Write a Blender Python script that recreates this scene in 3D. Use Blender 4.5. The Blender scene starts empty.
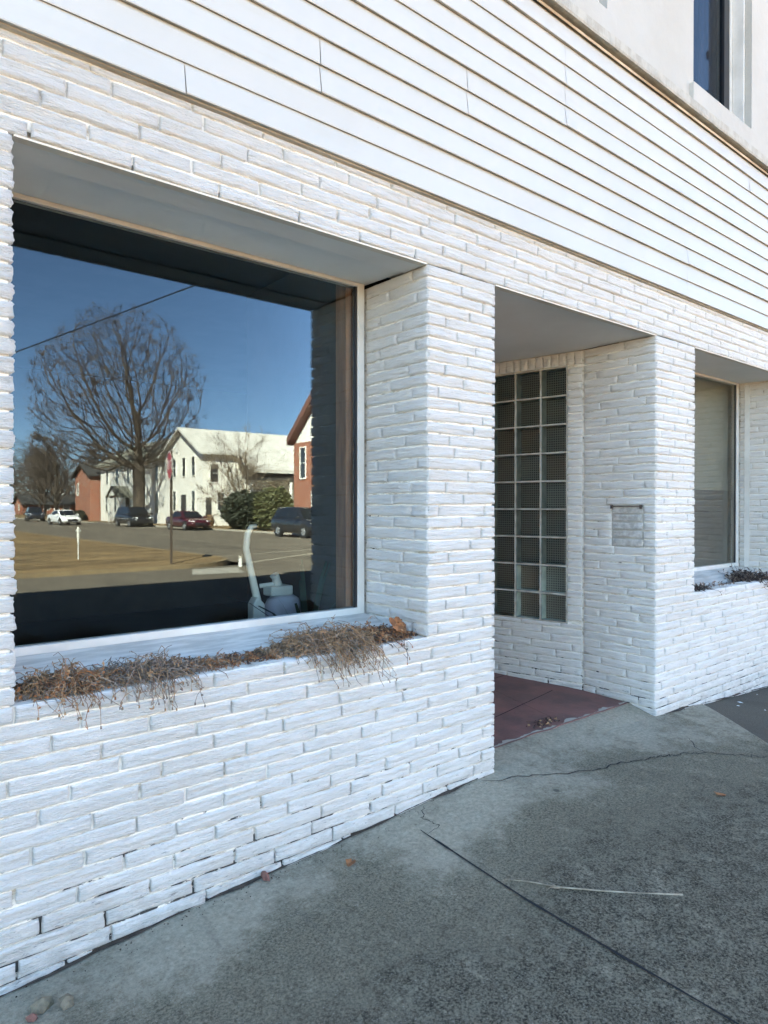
import bpy, bmesh, math, random
from mathutils import Vector, Matrix, noise
R = math.radians
rnd = random.Random(7)
scene = bpy.context.scene
COL = scene.collection

# ------------------------------------------------------------------ helpers
def tag(o, label=None, cat=None, group=None, kind=None):
    if label: o['label'] = label
    if cat: o['category'] = cat
    if group: o['group'] = group
    if kind: o['kind'] = kind
    return o

def empty(name, loc, label, cat, group=None, rz=0.0):
    o = bpy.data.objects.new(name, None); COL.objects.link(o)
    o.location = loc; o.rotation_euler = (0, 0, rz); o.empty_display_size = .2
    return tag(o, label, cat, group)

def kids(o): return [c for c in bpy.data.objects if c.parent == o]
def copy_tree(o, parent=None):
    c = o.copy(); COL.objects.link(c)
    if parent is not None: c.parent = parent
    for ch in kids(o): copy_tree(ch, c)
    return c

class MB:
    """collects faces, then links them as ONE mesh object"""
    def __init__(s): s.v = []; s.f = []; s.m = []
    def face(s, pts, mi=0):
        n = len(s.v); s.v.extend([tuple(p) for p in pts]); s.f.append(tuple(range(n, n+len(pts)))); s.m.append(mi)
    def mesh(s, vs, fs, mi=0):
        n = len(s.v); s.v.extend([tuple(p) for p in vs])
        for f in fs: s.f.append(tuple(n+i for i in f)); s.m.append(mi)
    def box(s, x0, x1, y0, y1, z0, z1, mi=0):
        s.prism([(x0, y0), (x1, y0), (x1, y1), (x0, y1)], z0, z1, mi)
    def prism(s, poly, z0, z1, mi=0):
        n = len(poly); vs = [(x, y, z0) for x, y in poly] + [(x, y, z1) for x, y in poly]
        fs = [tuple(range(n-1, -1, -1)), tuple(range(n, 2*n))] + [(i, (i+1) % n, n+(i+1) % n, n+i) for i in range(n)]
        s.mesh(vs, fs, mi)
    def lbox(s, O, u, n, u0, u1, d0, d1, z0, z1, mi=0):
        P = lambda a, d: (O[0]+u[0]*a+n[0]*d, O[1]+u[1]*a+n[1]*d)
        q = [P(u0, d0), P(u1, d0), P(u1, d1), P(u0, d1)]
        ar = sum(q[i][0]*q[(i+1) % 4][1]-q[(i+1) % 4][0]*q[i][1] for i in range(4))
        s.prism(q if ar > 0 else q[::-1], z0, z1, mi)
    def extrude(s, prof, axis, a0, a1, mi=0):
        """profile in the two other axes, pushed along axis"""
        def P(p, a): return {'x': (a, p[0], p[1]), 'y': (p[0], a, p[1])}[axis]
        n = len(prof); vs = [P(p, a0) for p in prof]+[P(p, a1) for p in prof]
        fs = [tuple(range(n-1, -1, -1)), tuple(range(n, 2*n))]+[(i, (i+1) % n, n+(i+1) % n, n+i) for i in range(n)]
        s.mesh(vs, fs, mi)
    def tube(s, pts, rad, n=6, mi=0, cap=True):
        pts = [Vector(p) for p in pts]
        if not hasattr(rad, '__len__'): rad = [rad]*len(pts)
        base = len(s.v); prev = None
        for i, p in enumerate(pts):
            t = (pts[min(i+1, len(pts)-1)]-pts[max(i-1, 0)])
            if t.length < 1e-9: t = Vector((0, 0, 1))
            t.normalize()
            a = Vector((0, 0, 1)) if abs(t.z) < .9 else Vector((1, 0, 0))
            if prev is not None: a = prev
            b = t.cross(a)
            if b.length < 1e-6: b = t.cross(Vector((1, 0, 0))+t.orthogonal())
            b.normalize(); a = b.cross(t); prev = a
            for k in range(n):
                w = 2*math.pi*k/n
                s.v.append(tuple(p+(a*math.cos(w)+b*math.sin(w))*rad[i]))
        for i in range(len(pts)-1):
            for k in range(n):
                k2 = (k+1) % n
                s.f.append((base+i*n+k, base+(i+1)*n+k, base+(i+1)*n+k2, base+i*n+k2)); s.m.append(mi)
        if cap and n > 2:
            s.f.append(tuple(base+k for k in range(n))); s.m.append(mi)
            e = base+(len(pts)-1)*n
            s.f.append(tuple(e+k for k in range(n-1, -1, -1))); s.m.append(mi)
    def cyl(s, c0, c1, r, n=20, mi=0): s.tube([c0, c1], r, n, mi)
    def build(s, name, mats, parent=None, world=True, smooth=False, bevel=0, recalc=True):
        off = Vector((0, 0, 0))
        if parent is not None and world:
            q = parent
            while q is not None: off += q.location; q = q.parent
        me = bpy.data.meshes.new(name)
        me.from_pydata([(x-off.x, y-off.y, z-off.z) for x, y, z in s.v], [], s.f)
        if not isinstance(mats, (list, tuple)): mats = [mats]
        for m in mats: me.materials.append(m)
        me.polygons.foreach_set('material_index', s.m)
        me.update()
        if recalc:
            bm = bmesh.new(); bm.from_mesh(me)
            bmesh.ops.recalc_face_normals(bm, faces=bm.faces[:]); bm.to_mesh(me); bm.free()
        if smooth: me.polygons.foreach_set('use_smooth', [True]*len(me.polygons))
        o = bpy.data.objects.new(name, me); COL.objects.link(o)
        if parent is not None: o.parent = parent
        if bevel:
            b = o.modifiers.new('bevel', 'BEVEL'); b.width = bevel; b.segments = 2; b.limit_method = 'ANGLE'; b.angle_limit = R(35)
        return o

# ------------------------------------------------------------------ materials
class NT:
    def __init__(s, name):
        s.m = bpy.data.materials.new(name); s.m.use_nodes = True
        s.t = s.m.node_tree; s.n = s.t.nodes; s.l = s.t.links
        s.b = s.n['Principled BSDF']; s.out = s.n['Material Output']
        s.tc = s.n.new('ShaderNodeTexCoord')
    def vec(s, scale=(1, 1, 1), src='Object'):
        mp = s.n.new('ShaderNodeMapping'); mp.inputs['Scale'].default_value = scale
        s.l.new(s.tc.outputs[src], mp.inputs['Vector']); return mp.outputs[0]
    def noise(s, scale, detail=4, rough=.6, stretch=(1, 1, 1), dist=0.0):
        n = s.n.new('ShaderNodeTexNoise'); n.inputs['Scale'].default_value = scale
        n.inputs['Detail'].default_value = detail; n.inputs['Roughness'].default_value = rough
        n.inputs['Distortion'].default_value = dist
        s.l.new(s.vec(stretch), n.inputs['Vector']); return n.outputs['Fac']
    def voro(s, scale, stretch=(1, 1, 1), feature='F1'):
        n = s.n.new('ShaderNodeTexVoronoi'); n.inputs['Scale'].default_value = scale; n.feature = feature
        s.l.new(s.vec(stretch), n.inputs['Vector']); return n.outputs['Distance']
    def ramp(s, fac, a, b, c0=0.0, c1=1.0):
        n = s.n.new('ShaderNodeMapRange'); n.inputs[1].default_value = a; n.inputs[2].default_value = b
        n.inputs[3].default_value = c0; n.inputs[4].default_value = c1
        n.interpolation_type = 'SMOOTHSTEP'
        s.l.new(fac, n.inputs[0]); return n.outputs[0]
    def math(s, op, a, b):
        n = s.n.new('ShaderNodeMath'); n.operation = op
        for i, q in enumerate((a, b)):
            if isinstance(q, (int, float)): n.inputs[i].default_value = q
            else: s.l.new(q, n.inputs[i])
        return n.outputs[0]
    def mix(s, fac, a, b):
        n = s.n.new('ShaderNodeMix'); n.data_type = 'RGBA'
        for key, q in ((0, fac), (6, a), (7, b)):
            if isinstance(q, (int, float)): n.inputs[key].default_value = q
            elif isinstance(q, tuple): n.inputs[key].default_value = (*q, 1)
            else: s.l.new(q, n.inputs[key])
        return n.outputs[2]
    def pos(s, ax):
        n = s.n.new('ShaderNodeSeparateXYZ'); s.l.new(s.tc.outputs['Object'], n.inputs[0]); return n.outputs[ax]
    def bump(s, h, strength=.3, dist=.01):
        n = s.n.new('ShaderNodeBump'); n.inputs['Strength'].default_value = strength; n.inputs['Distance'].default_value = dist
        s.l.new(h, n.inputs['Height']); s.l.new(n.outputs[0], s.b.inputs['Normal'])
    def color(s, c):
        if isinstance(c, tuple): s.b.inputs['Base Color'].default_value = (*c, 1)
        else: s.l.new(c, s.b.inputs['Base Color'])
    def rough(s, r, spec=.5, metal=0):
        if isinstance(r, (int, float)): s.b.inputs['Roughness'].default_value = r
        else: s.l.new(r, s.b.inputs['Roughness'])
        s.b.inputs['Specular IOR Level'].default_value = spec; s.b.inputs['Metallic'].default_value = metal

def simple(name, a, b=None, scale=6, rough=.6, bump=0, bscale=None, spec=.4, metal=0, stretch=(1, 1, 1), lo=.35, hi=.65, coat=0):
    t = NT(name)
    if b: t.color(t.mix(t.ramp(t.noise(scale, 5, .62, stretch), lo, hi), a, b))
    else: t.color(a)
    t.rough(rough, spec, metal)
    if coat: t.b.inputs['Coat Weight'].default_value = coat; t.b.inputs['Coat Roughness'].default_value = .05
    if bump: t.bump(t.noise(bscale or scale*6, 5, .65, stretch), bump, .01)
    return t.m

def brick_mat():
    t = NT('white_painted_brick')
    c = t.mix(t.ramp(t.noise(2.2, 5, .6), .3, .7), (.77, .735, .67), (.84, .81, .75))
    c = t.mix(t.ramp(t.noise(6, 6, .75, (1.2, 1.2, 13)), .50, .74, 0, .48), c, (.42, .38, .32))         # dusty streaks along the courses
    splash = t.math('MULTIPLY', t.ramp(t.pos(2), -.14, .16, 1, 0), t.ramp(t.noise(16, 6, .75, (.7, .7, 1.4)), .36, .66))
    c = t.mix(t.math('MULTIPLY', splash, .5), c, (.33, .30, .25))                               # rain splash dirt just above the pavement
    low = t.ramp(t.pos(2), -.15, .45, .075, 0)
    c = t.mix(t.ramp(t.math('ADD', t.noise(34, 5, .75, (.6, .6, 2.6)), low), .66, .72, 0, .7), c, (.20, .185, .165))   # chips and scuffs in the paint
    c = t.mix(t.ramp(t.noise(120, 3, .6, (.5, .5, 1.6)), .64, .74, 0, .35), c, (.36, .33, .29))
    t.color(c); t.rough(.6, .3)
    h = t.math('ADD', t.noise(30, 6, .75, (.4, .4, 3.6)), t.math('MULTIPLY', t.noise(140, 4, .65, (.5, .5, 1.7)), .55))
    t.bump(h, 1.0, .017)
    return t.m
def mortar_mat():
    t = NT('painted_mortar')
    c = t.mix(t.ramp(t.noise(8, 6, .75, (1, 1, 3)), .46, .66), (.74, .70, .62), (.40, .345, .26))
    low = t.ramp(t.pos(2), -.15, .42, .22, 0)
    c = t.mix(t.ramp(t.math('ADD', t.noise(9, 5, .7, (1, 1, 2.5)), low), .66, .70, 0, .95), c, (.02, .02, .02))  # joints that have fallen out
    t.color(c); t.rough(.9, .2); t.bump(t.noise(90, 4, .7), .6, .006)
    return t.m
def concrete_mat():
    t = NT('weathered_concrete')
    grain = t.noise(120, 4, .8); mott = t.noise(17, 6, .78); big = t.noise(1.6, 5, .62)
    worn = t.mix(t.ramp(t.math('ADD', t.math('MULTIPLY', grain, .72), t.math('MULTIPLY', mott, .28)), .38, .62), (.026, .0225, .0165), (.215, .193, .140))
    clean = t.mix(t.ramp(t.noise(60, 5, .78), .25, .78), (.23, .206, .15), (.43, .388, .295))
    mid = t.mix(t.ramp(t.noise(110, 5, .85), .36, .66), (.088, .077, .053), (.265, .235, .168))
    d = t.math('ADD', t.ramp(t.pos(1), -1.5, .1, 0, 1), t.math('MULTIPLY', t.math('ADD', big, -.5), 1.1))
    d = t.math('ADD', d, t.math('MULTIPLY', t.math('ADD', mott, -.5), .5))
    c = t.mix(t.ramp(d, .30, .72), worn, mid)                                                   # black weathered paste away from the wall
    c = t.mix(t.ramp(d, .76, 1.05), c, clean)                                                  # cleaner strip beside the wall
    c = t.mix(t.math('MULTIPLY', t.ramp(t.noise(7, 7, .8, (1, .7, 1)), .52, .66, 0, .75), t.ramp(t.noise(95, 4, .8), .42, .6)), c, (.34, .305, .225))   # pale worn patches
    c = t.mix(t.ramp(t.voro(70), .04, .16, .75, 0), c, (.34, .325, .28))                       # pale aggregate showing
    c = t.mix(t.ramp(t.voro(45), .03, .10, .8, 0), c, (.03, .028, .026))
    c = t.mix(t.ramp(t.noise(3.5, 4, .6, (5, .5, 1)), .60, .78, 0, .3), c, (.075, .07, .06))
    c = t.mix(t.ramp(t.voro(2.6), .035, .055, .6, 0), c, (.028, .027, .026))                     # old gum spots
    t.color(c); t.rough(.95, .08)
    t.bump(t.math('ADD', t.noise(200, 4, .75), t.math('MULTIPLY', t.noise(30, 4, .7, (4, .6, 1)), .5)), .8, .005)
    return t.m
def siding_mat():
    t = NT('white_lap_siding')
    c = t.mix(t.ramp(t.noise(1.6, 4, .6), .3, .7), (.475, .46, .415), (.505, .49, .445))
    c = t.mix(t.ramp(t.noise(5, 7, .72, (.35, 1, 2.2)), .50, .76, 0, .34), c, (.44, .40, .31))
    c = t.mix(t.ramp(t.noise(40, 3, .6), .74, .79, 0, .5), c, (.30, .24, .17))
    t.color(c); t.rough(.45, .4); t.bump(t.noise(3, 3, .5, (1, 1, 2)), .12, .02)
    return t.m
def glass_mat(name, tint=(1, 1, 1), refl=.075, rough=0.0, refl_tint=(.71, .86, 1.0)):
    t = NT(name); t.n.remove(t.b)
    tr = t.n.new('ShaderNodeBsdfTransparent'); tr.inputs[0].default_value = (*tint, 1)
    gl = t.n.new('ShaderNodeBsdfGlossy'); gl.inputs['Roughness'].default_value = rough; gl.inputs['Color'].default_value = (*refl_tint, 1)  # colours the mirror image; the blue default deepens the reflected sky
    lw = t.n.new('ShaderNodeFresnel'); lw.inputs['IOR'].default_value = 1.5
    mx = t.n.new('ShaderNodeMixShader')
    f = t.math('MULTIPLY', lw.outputs[0], refl/.04)
    t.l.new(f, mx.inputs[0]); t.l.new(tr.outputs[0], mx.inputs[1]); t.l.new(gl.outputs[0], mx.inputs[2])
    t.l.new(mx.outputs[0], t.out.inputs['Surface'])
    return t.m
def block_back_mat(name='ribbed_glass_block', k1=(.016, .018, .016), k2=(.06, .038, .024), ln=(.22, .215, .18)):
    t = NT(name)
    def lines(ax):
        w = t.n.new('ShaderNodeMath'); w.operation = 'PINGPONG'; w.inputs[1].default_value = .008
        t.l.new(t.pos(ax), w.inputs[0]); return t.ramp(w.outputs[0], .0014, .004)
    g = t.math('MULTIPLY', lines(1), lines(2))
    dark = t.mix(t.ramp(t.noise(2.3, 3, .6), .45, .62), k1, k2)
    t.color(t.mix(g, ln, dark)); t.rough(.25, .4)
    return t.m
def lawn_mat():
    t = NT('dormant_lawn')
    c = t.mix(t.ramp(t.noise(.5, 7, .75, (.7, 2.6, 1)), .38, .60), (.25, .165, .08), (.095, .062, .032))
    c = t.mix(t.ramp(t.noise(30, 4, .7), .4, .7, 0, .5), c, (.34, .26, .155))
    t.color(c); t.rough(.95, .1); t.bump(t.noise(40, 4, .7), .8, .03)
    return t.m
def asphalt_mat(name, a=(.10, .096, .09), b=(.15, .142, .13)):
    t = NT(name)
    c = t.mix(t.ramp(t.noise(.8, 5, .65, (1, .25, 1)), .35, .65), a, b)
    c = t.mix(t.ramp(t.noise(160, 3, .7), .3, .75, 0, .6), c, (.03, .03, .03))
    t.color(c); t.rough(.95, .08); t.bump(t.noise(180, 3, .7), .5, .004)
    return t.m
def redbrick_mat():
    t = NT('red_brick')
    bt = t.n.new('ShaderNodeTexBrick'); bt.inputs['Scale'].default_value = 1
    bt.inputs['Color1'].default_value = (.24, .075, .04, 1); bt.inputs['Color2'].default_value = (.32, .11, .06, 1)
    bt.inputs['Mortar'].default_value = (.3, .24, .2, 1); bt.inputs['Mortar Size'].default_value = .008
    bt.inputs['Brick Width'].default_value = .22; bt.inputs['Row Height'].default_value = .075
    cx = t.n.new('ShaderNodeCombineXYZ'); t.l.new(t.math('ADD', t.pos(0), t.pos(1)), cx.inputs[0]); t.l.new(t.pos(2), cx.inputs[1])
    t.l.new(cx.outputs[0], bt.inputs['Vector'])
    t.color(bt.outputs['Color']); t.rough(.85, .2)
    return t.m
def clap_mat():
    t = NT('white_clapboard')
    w = t.n.new('ShaderNodeMath'); w.operation = 'FRACT'
    t.l.new(t.math('MULTIPLY', t.pos(2), 1/.14), w.inputs[0])
    c = t.mix(t.ramp(t.noise(1.5, 5, .65), .3, .75), (.86, .84, .78), (.78, .75, .68))
    t.color(c); t.rough(.6, .3); t.bump(w.outputs[0], .8, .02)
    return t.m

M = dict(
    brick=brick_mat(), mortar=mortar_mat(), concrete=concrete_mat(), siding=siding_mat(),
    lapdirt=simple('siding_lap_dirt', (.56, .525, .455), (.40, .37, .31), 9, .9, stretch=(.4, 1, 1)),
    rust=simple('rust_stained_trim', (.62, .50, .34), (.34, .23, .12), 5, .7, stretch=(.5, 1, 1)),
    gap=simple('dark_gap', (.012, .011, .01)),
    ledge=simple('grey_stone_ledge', (.44, .42, .36), (.35, .33, .28), 9, .85, .5, 60, stretch=(2, 1, 1)),
    stucco=simple('cream_white_painted_wall', (.435, .42, .375), (.40, .38, .33), 1.3, .75, .55, 14),
    white=simple('white_trim_paint', (.64, .62, .57), (.54, .52, .47), 4, .5, .15, 60),
    sillwhite=simple('weathered_sill_paint', (.62, .60, .55), (.42, .41, .37), 5, .55, .4, 40, stretch=(1, 6, 6)),
    soffit=simple('grey_white_soffit', (.72, .715, .67), (.66, .65, .60), 1.5, .7, .1, 20),
    cream=simple('cream_trim', (.66, .61, .50), (.56, .50, .40), 5, .6),
    greybrick=simple('bare_grey_brick', (.55, .53, .49), (.38, .36, .325), 30, .9, .8, 120),
    rustiron=simple('rusty_iron', (.12, .09, .07), (.05, .04, .035), 40, .8),
    red_floor=simple('red_painted_floor', (.215, .095, .078), (.125, .068, .058), 3.5, .6, .3, 60),
    floor_in=simple('dark_shop_floor', (.05, .045, .04), (.035, .03, .028), 3, .6),
    wall_in=simple('dim_shop_wall', (.085, .062, .044), (.06, .045, .032), 2, .8),
    board_in=simple('pale_backing_board', (.17, .17, .14), (.14, .14, .115), 2, .7),
    brown_in=simple('brown_wainscot', (.04, .03, .029), (.028, .021, .02), 5, .6, stretch=(6, 6, 1)),
    wood=simple('brown_wood_casing', (.38, .19, .10), (.25, .125, .07), 5, .5, stretch=(8, 8, 1)),
    glass3=glass_mat('second_window_glass', (.95, .95, .93), .012, 0, (.95, .93, .86)),
    glass=glass_mat('shop_window_glass', (.95, .97, .95), .032),
    glass2=glass_mat('upper_window_glass', (.75, .78, .80), .008, .02, (.62, .64, .66)),
    blockglass=glass_mat('glass_block_face', (.80, .84, .80), .06, .12),
    blockback=block_back_mat(), blockback_brown=block_back_mat('ribbed_glass_block_brown', (.035, .022, .014), (.085, .05, .028), (.24, .20, .15)), blockback_pale=block_back_mat('ribbed_glass_block_pale', (.03, .034, .03), (.055, .06, .052), (.27, .27, .23)),
    blockside=simple('glass_block_side', (.60, .62, .55), (.38, .41, .37), 12, .35),
    joint=simple('grey_block_joint', (.42, .395, .33), (.28, .255, .205), 12, .8, .3, 60),
    dark=simple('black_metal', (.015, .015, .017), rough=.4),
    curtain=simple('dark_blue_curtain', (.05, .055, .085), (.02, .022, .035), 3, .9, stretch=(8, 8, .6)),
    soil=simple('dry_soil', (.075, .055, .04), (.035, .027, .02), 30, .95, .9, 60),
    tan=simple('dry_tan_stem', (.36, .22, .115), (.21, .125, .065), 25, .9),
    grey=simple('dry_grey_stem', (.26, .20, .15), (.14, .105, .08), 25, .9),
    rustleaf=simple('rusty_dry_leaf', (.34, .14, .05), (.19, .085, .036), 22, .85, .5, 90),
    darkleaf=simple('dark_dead_leaf', (.055, .035, .028), (.03, .02, .018), 22, .85),
    twig=simple('bleached_twig', (.36, .31, .22), (.20, .16, .11), 22, .8),
    chip=simple('red_brick_chip', (.21, .095, .07), (.15, .07, .055), 30, .9, .6, 90),
    stone=simple('pale_plaster_rubble', (.22, .185, .125), (.14, .115, .075), 24, .9, .8, 60),
    crack=simple('crack_shadow', (.016, .016, .016), rough=1),
    oldasphalt=asphalt_mat('dark_old_paving', (.10, .085, .064), (.15, .128, .096)),
    asphalt=asphalt_mat('road_asphalt', (.14, .118, .092), (.185, .158, .122)),
    tankerb=simple('tan_kerb', (.25, .185, .10), (.18, .13, .075), 3, .85),
    curb=simple('concrete_kerb', (.42, .385, .32), (.32, .29, .24), 3, .85),
    lawn=lawn_mat(),
    earth=simple('far_ground', (.17, .135, .085), (.12, .10, .065), .2, .95),
    clap=clap_mat(),
    whitepaint=simple('white_house_trim', (.74, .72, .66), rough=.6),
    metalroof=simple('pale_metal_roof', (.60, .58, .53), (.46, .44, .40), .9, .55, .3, 3, stretch=(3, 1, 1)),
    shingle=simple('mossy_grey_shingles', (.24, .23, .19), (.13, .13, .10), 1.2, .9, .5, 8),
    darkroof=simple('dark_shingles', (.045, .043, .042), (.03, .03, .03), 2, .9, .5, 8),
    brownroof=simple('brown_rake_board', (.16, .075, .055), (.12, .055, .04), 3, .7),
    redbrick=redbrick_mat(),
    housepane=simple('dark_house_pane', (.03, .032, .036), rough=.1, spec=.6),
    bark=simple('grey_brown_bark', (.085, .065, .047), (.045, .036, .028), 5, .95, .8, 20, stretch=(1, 1, .3)),
    twigs=simple('fine_brown_twigs', (.075, .057, .045), (.05, .04, .032), 3, .95),
    palebark=simple('pale_shrub_bark', (.20, .155, .105), (.14, .105, .07), 4, .95),
    hedge=simple('dark_green_leaf', (.035, .042, .022), (.02, .024, .014), 6, .7),
    hedge2=simple('olive_leaf', (.085, .085, .028), (.05, .055, .02), 6, .7),
    fern=simple('deep_green_leaf', (.03, .07, .04), (.02, .04, .03), 6, .6),
    tyre=simple('tyre_rubber', (.018, .018, .018), rough=.85),
    rim=simple('alloy_rim', (.42, .42, .43), rough=.3, metal=.7),
    carglass=simple('dark_car_glass', (.012, .014, .016), rough=.04, spec=.8),
    lamp=simple('car_headlight', (.75, .76, .76), rough=.08, spec=.8),
    tail=simple('car_tail_light', (.25, .015, .015), rough=.2),
    signred=simple('sign_red', (.42, .022, .028), (.36, .02, .025), 8, .4),
    signwhite=simple('sign_white', (.62, .62, .58), rough=.4),
    post=simple('sign_post_brown', (.085, .06, .045), (.06, .045, .035), 9, .7),
    pole=simple('utility_pole_wood', (.14, .105, .075), (.09, .07, .05), 4, .9, .5, 20, stretch=(4, 4, .4)),
    plastic=simple('off_white_plastic', (.82, .80, .72), (.74, .72, .65), 5, .4),
    greyplastic=simple('pale_grey_plastic', (.70, .71, .68), (.60, .62, .6), 5, .45),
    bag=simple('lilac_grey_bag', (.60, .58, .66), (.5, .48, .56), 4, .8, .3, 20),
    scrap=simple('white_paint_scrap', (.72, .72, .70), rough=.7),
)
for nm, c in dict(black=(.012, .012, .014), whitecar=(.78, .78, .77), burgundy=(.055, .006, .011), charcoal=(.014, .015, .018), navy=(.016, .02, .03)).items():
    M['paint_'+nm] = simple('car_paint_'+nm, c, rough=.28, spec=.6, coat=.6)

# ------------------------------------------------------------------ layout (metres; x along the shop front, y into the shop, z up)
X1, X2, X3, X4, X5, X6 = .413, 1.976, 2.408, 3.850, 4.338, 6.000     # window, pier, doorway, pier, window
XA, XB = -2.2, 8.2
W, L, S, T = .670, 2.253, 2.540, 3.675                                # brick sill, lintel underside, siding bottom and top
CH = (L-W)/31                                                        # one course
GY = .418                                                            # glass line
H = 13.6
SP_O, SP_U, SP_N = (3.85, .51), (-.208, .978), (-.978, -.208)         # splayed wall of the doorway

BASE = [(-8, -.15), (-1, -.14), (.37, -.126), (.95, -.082), (1.5, -.060), (2.0, -.022), (2.4, -.008), (3.1, -.012), (3.87, -.036), (4.4, -.066), (5.5, -.135), (7, -.17), (20, -.17)]
def base_z(x):
    for (a, za), (b, zb) in zip(BASE, BASE[1:]):
        if a <= x <= b: return za+(zb-za)*(x-a)/(b-a)
    return BASE[-1][1] if x > 0 else BASE[0][1]
def gz(x, y):
    e = math.exp(-max(-y, 0)/.9)
    bz = (base_z(x-.12)+base_z(x)*2+base_z(x+.12))/4
    if y > 0:
        f = min(y/.17, 1); bz = bz*(1-f)+.005*f if X3-.05 < x < X4+.05 else bz
    return bz*e+(1-e)*(-.055)-.008*max(-y, 0)+.004*noise.noise((x*1.3, y*1.3, 3))

# ------------------------------------------------------------------ bricks
def add_brick(mb, O, u, n, u0, u1, z0, z1, d=0.0, vertical=False, mi=0, rough=1.0):
    j = .0034
    a0, a1, b0, b1 = u0+j*rnd.uniform(.6, 1.3), u1-j*rnd.uniform(.6, 1.3), z0+j*rnd.uniform(.7, 1.2), z1-j*rnd.uniform(.7, 1.2)
    if a1-a0 < .012 or b1-b0 < .012: return
    def steps(p, q, k):
        e1, e2 = .0018, .0055
        if q-p < 3*e2: return [p, p+(q-p)*.2, p+(q-p)*.5, p+(q-p)*.8, q]
        inner = [p+e2+(q-p-2*e2)*i/k for i in range(k+1)]
        return [p, p+e1]+inner+[q-e1, q]
    us = steps(a0, a1, max(2, int((a1-a0)/.022))); zs = steps(b0, b1, max(4, int((b1-b0)/.0085)))
    nu, nz = len(us), len(zs)
    dd = d+rnd.gauss(-.0008, .0016); tilt = rnd.gauss(0, .008); sd = rnd.uniform(0, 99)
    vs = []
    for k, zz in enumerate(zs):
        for i, uu in enumerate(us):
            ei = min(i, nu-1-i); ek = min(k, nz-1-k)
            pf = {0: -.0120, 1: -.0030}.get(min(ei, ek), 0.0)
            if min(ei, ek) >= 2:
                pf += rough*(.0062*noise.noise((uu*8+sd, zz*85, sd))+.0042*noise.noise((uu*30, zz*130+sd, sd)))
            jx = .0034*noise.noise((zz*45, uu*18, sd)) if min(ei, ek) < 2 else 0
            dep = pf+dd+tilt*(uu-(a0+a1)/2)*.3
            dep = min(dep, .006)
            vs.append((O[0]+u[0]*(uu+jx)+n[0]*dep, O[1]+u[1]*(uu+jx)+n[1]*dep, zz+jx))
    flip = (u[0]*n[1]-u[1]*n[0]) > 0
    fs = []
    for k in range(nz-1):
        for i in range(nu-1):
            q = (k*nu+i, k*nu+i+1, (k+1)*nu+i+1, (k+1)*nu+i)
            fs.append(q[::-1] if flip else q)
    mb.mesh(vs, fs, mi)

BL = .292
def lay(mb, O, u, n, ivals, z0, z1, k, anchor=0.0, skip=None):
    off = anchor+(k % 2)*BL*.5+[0, .03, -.045, .055, -.02][(k//2) % 5]
    for a, b in ivals:
        cuts = [a]; p = off+math.ceil((a-off)/BL)*BL
        while p < b:
            q = p+rnd.gauss(0, .012)
            if q-cuts[-1] > .06 and b-q > .06: cuts.append(q)
            p += BL
        cuts.append(b)
        for c0, c1 in zip(cuts, cuts[1:]):
            if skip and skip((c0+c1)/2, (z0+z1)/2): continue
            add_brick(mb, O, u, n, c0, c1, z0, z1)

def sub(ivals, holes):
    out = []
    for a, b in ivals:
        cur = a
        for h0, h1 in holes:
            if h1 <= cur or h0 >= b: continue
            if h0 > cur: out.append((cur, h0))
            cur = h1
        if cur < b: out.append((cur, b))
    return out

shop = empty('storefront_building', (3.0, 0, 0), 'white painted brick shop front with lap siding above display windows and a recessed entry', 'building')

facade = MB()
FX, FN = (1, 0), (0, -1)
for k in range(-16, 37):
    z0 = W+k*CH; z1 = min(z0+CH, S-.006)
    if z1-z0 < .015: continue
    holes = [] if k >= 31 else ([(X3, X4)] if k < 0 else [(X1, X2), (X3, X4), (X5, X6)])
    lay(facade, (0, 0), FX, FN, sub([(XA, XB)], holes), z0, z1, k)
facade.build('brick_facing', M['brick'], shop, smooth=True, recalc=False)

def reveal(O, n, u1, k0, hole=None, anchor=.10):
    mb = MB()
    for k in range(k0, 31):
        z0 = W+k*CH; z1 = z0+CH; iv = [(0, u1)]
        if hole and z0 > hole[2] and z1 < hole[3]: iv = [(0, hole[0]), (hole[1], u1)]
        lay(mb, O, (0, 1), n, iv, z0, z1, k, anchor)
    mb.build('brick_reveal', M['brick'], shop, smooth=True, recalc=False)
reveal((X2, 0), (-1, 0), GY+.009, 0); reveal((X1, 0), (1, 0), GY+.009, 0); reveal((X5, 0), (1, 0), GY+.009, 0); reveal((X6, 0), (-1, 0), GY+.009, 0)
reveal((X3, 0), (1, 0), 1.9, -15, None, .12); reveal((X4, 0), (-1, 0), .505, -15, (.083, .302, .965, 1.262), .20)

# splayed side of the doorway round the glass blocks
PU0, PZ0, BP = .112, .446, .1905
PU1, PZ1 = PU0+4*BP, PZ0+9*BP
spl = MB()
for k in range(-15, 31):
    z0 = W+k*CH; z1 = z0+CH
    if z1 < PZ0+.02: lay(spl, SP_O, SP_U, SP_N, [(.004, 1.42)], z0, min(z1, PZ0), k, .05)
    elif z0 < PZ1-.02: lay(spl, SP_O, SP_U, SP_N, [(.004, PU0), (PU1, 1.42)], z0, z1, k, .05)
uu = .004
while uu < 1.40:
    add_brick(spl, SP_O, SP_U, SP_N, uu, uu+.056, PZ1+.004, L-.002); uu += .056
spl.build('splayed_entry_wall', M['brick'], shop, smooth=True, recalc=False)

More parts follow.
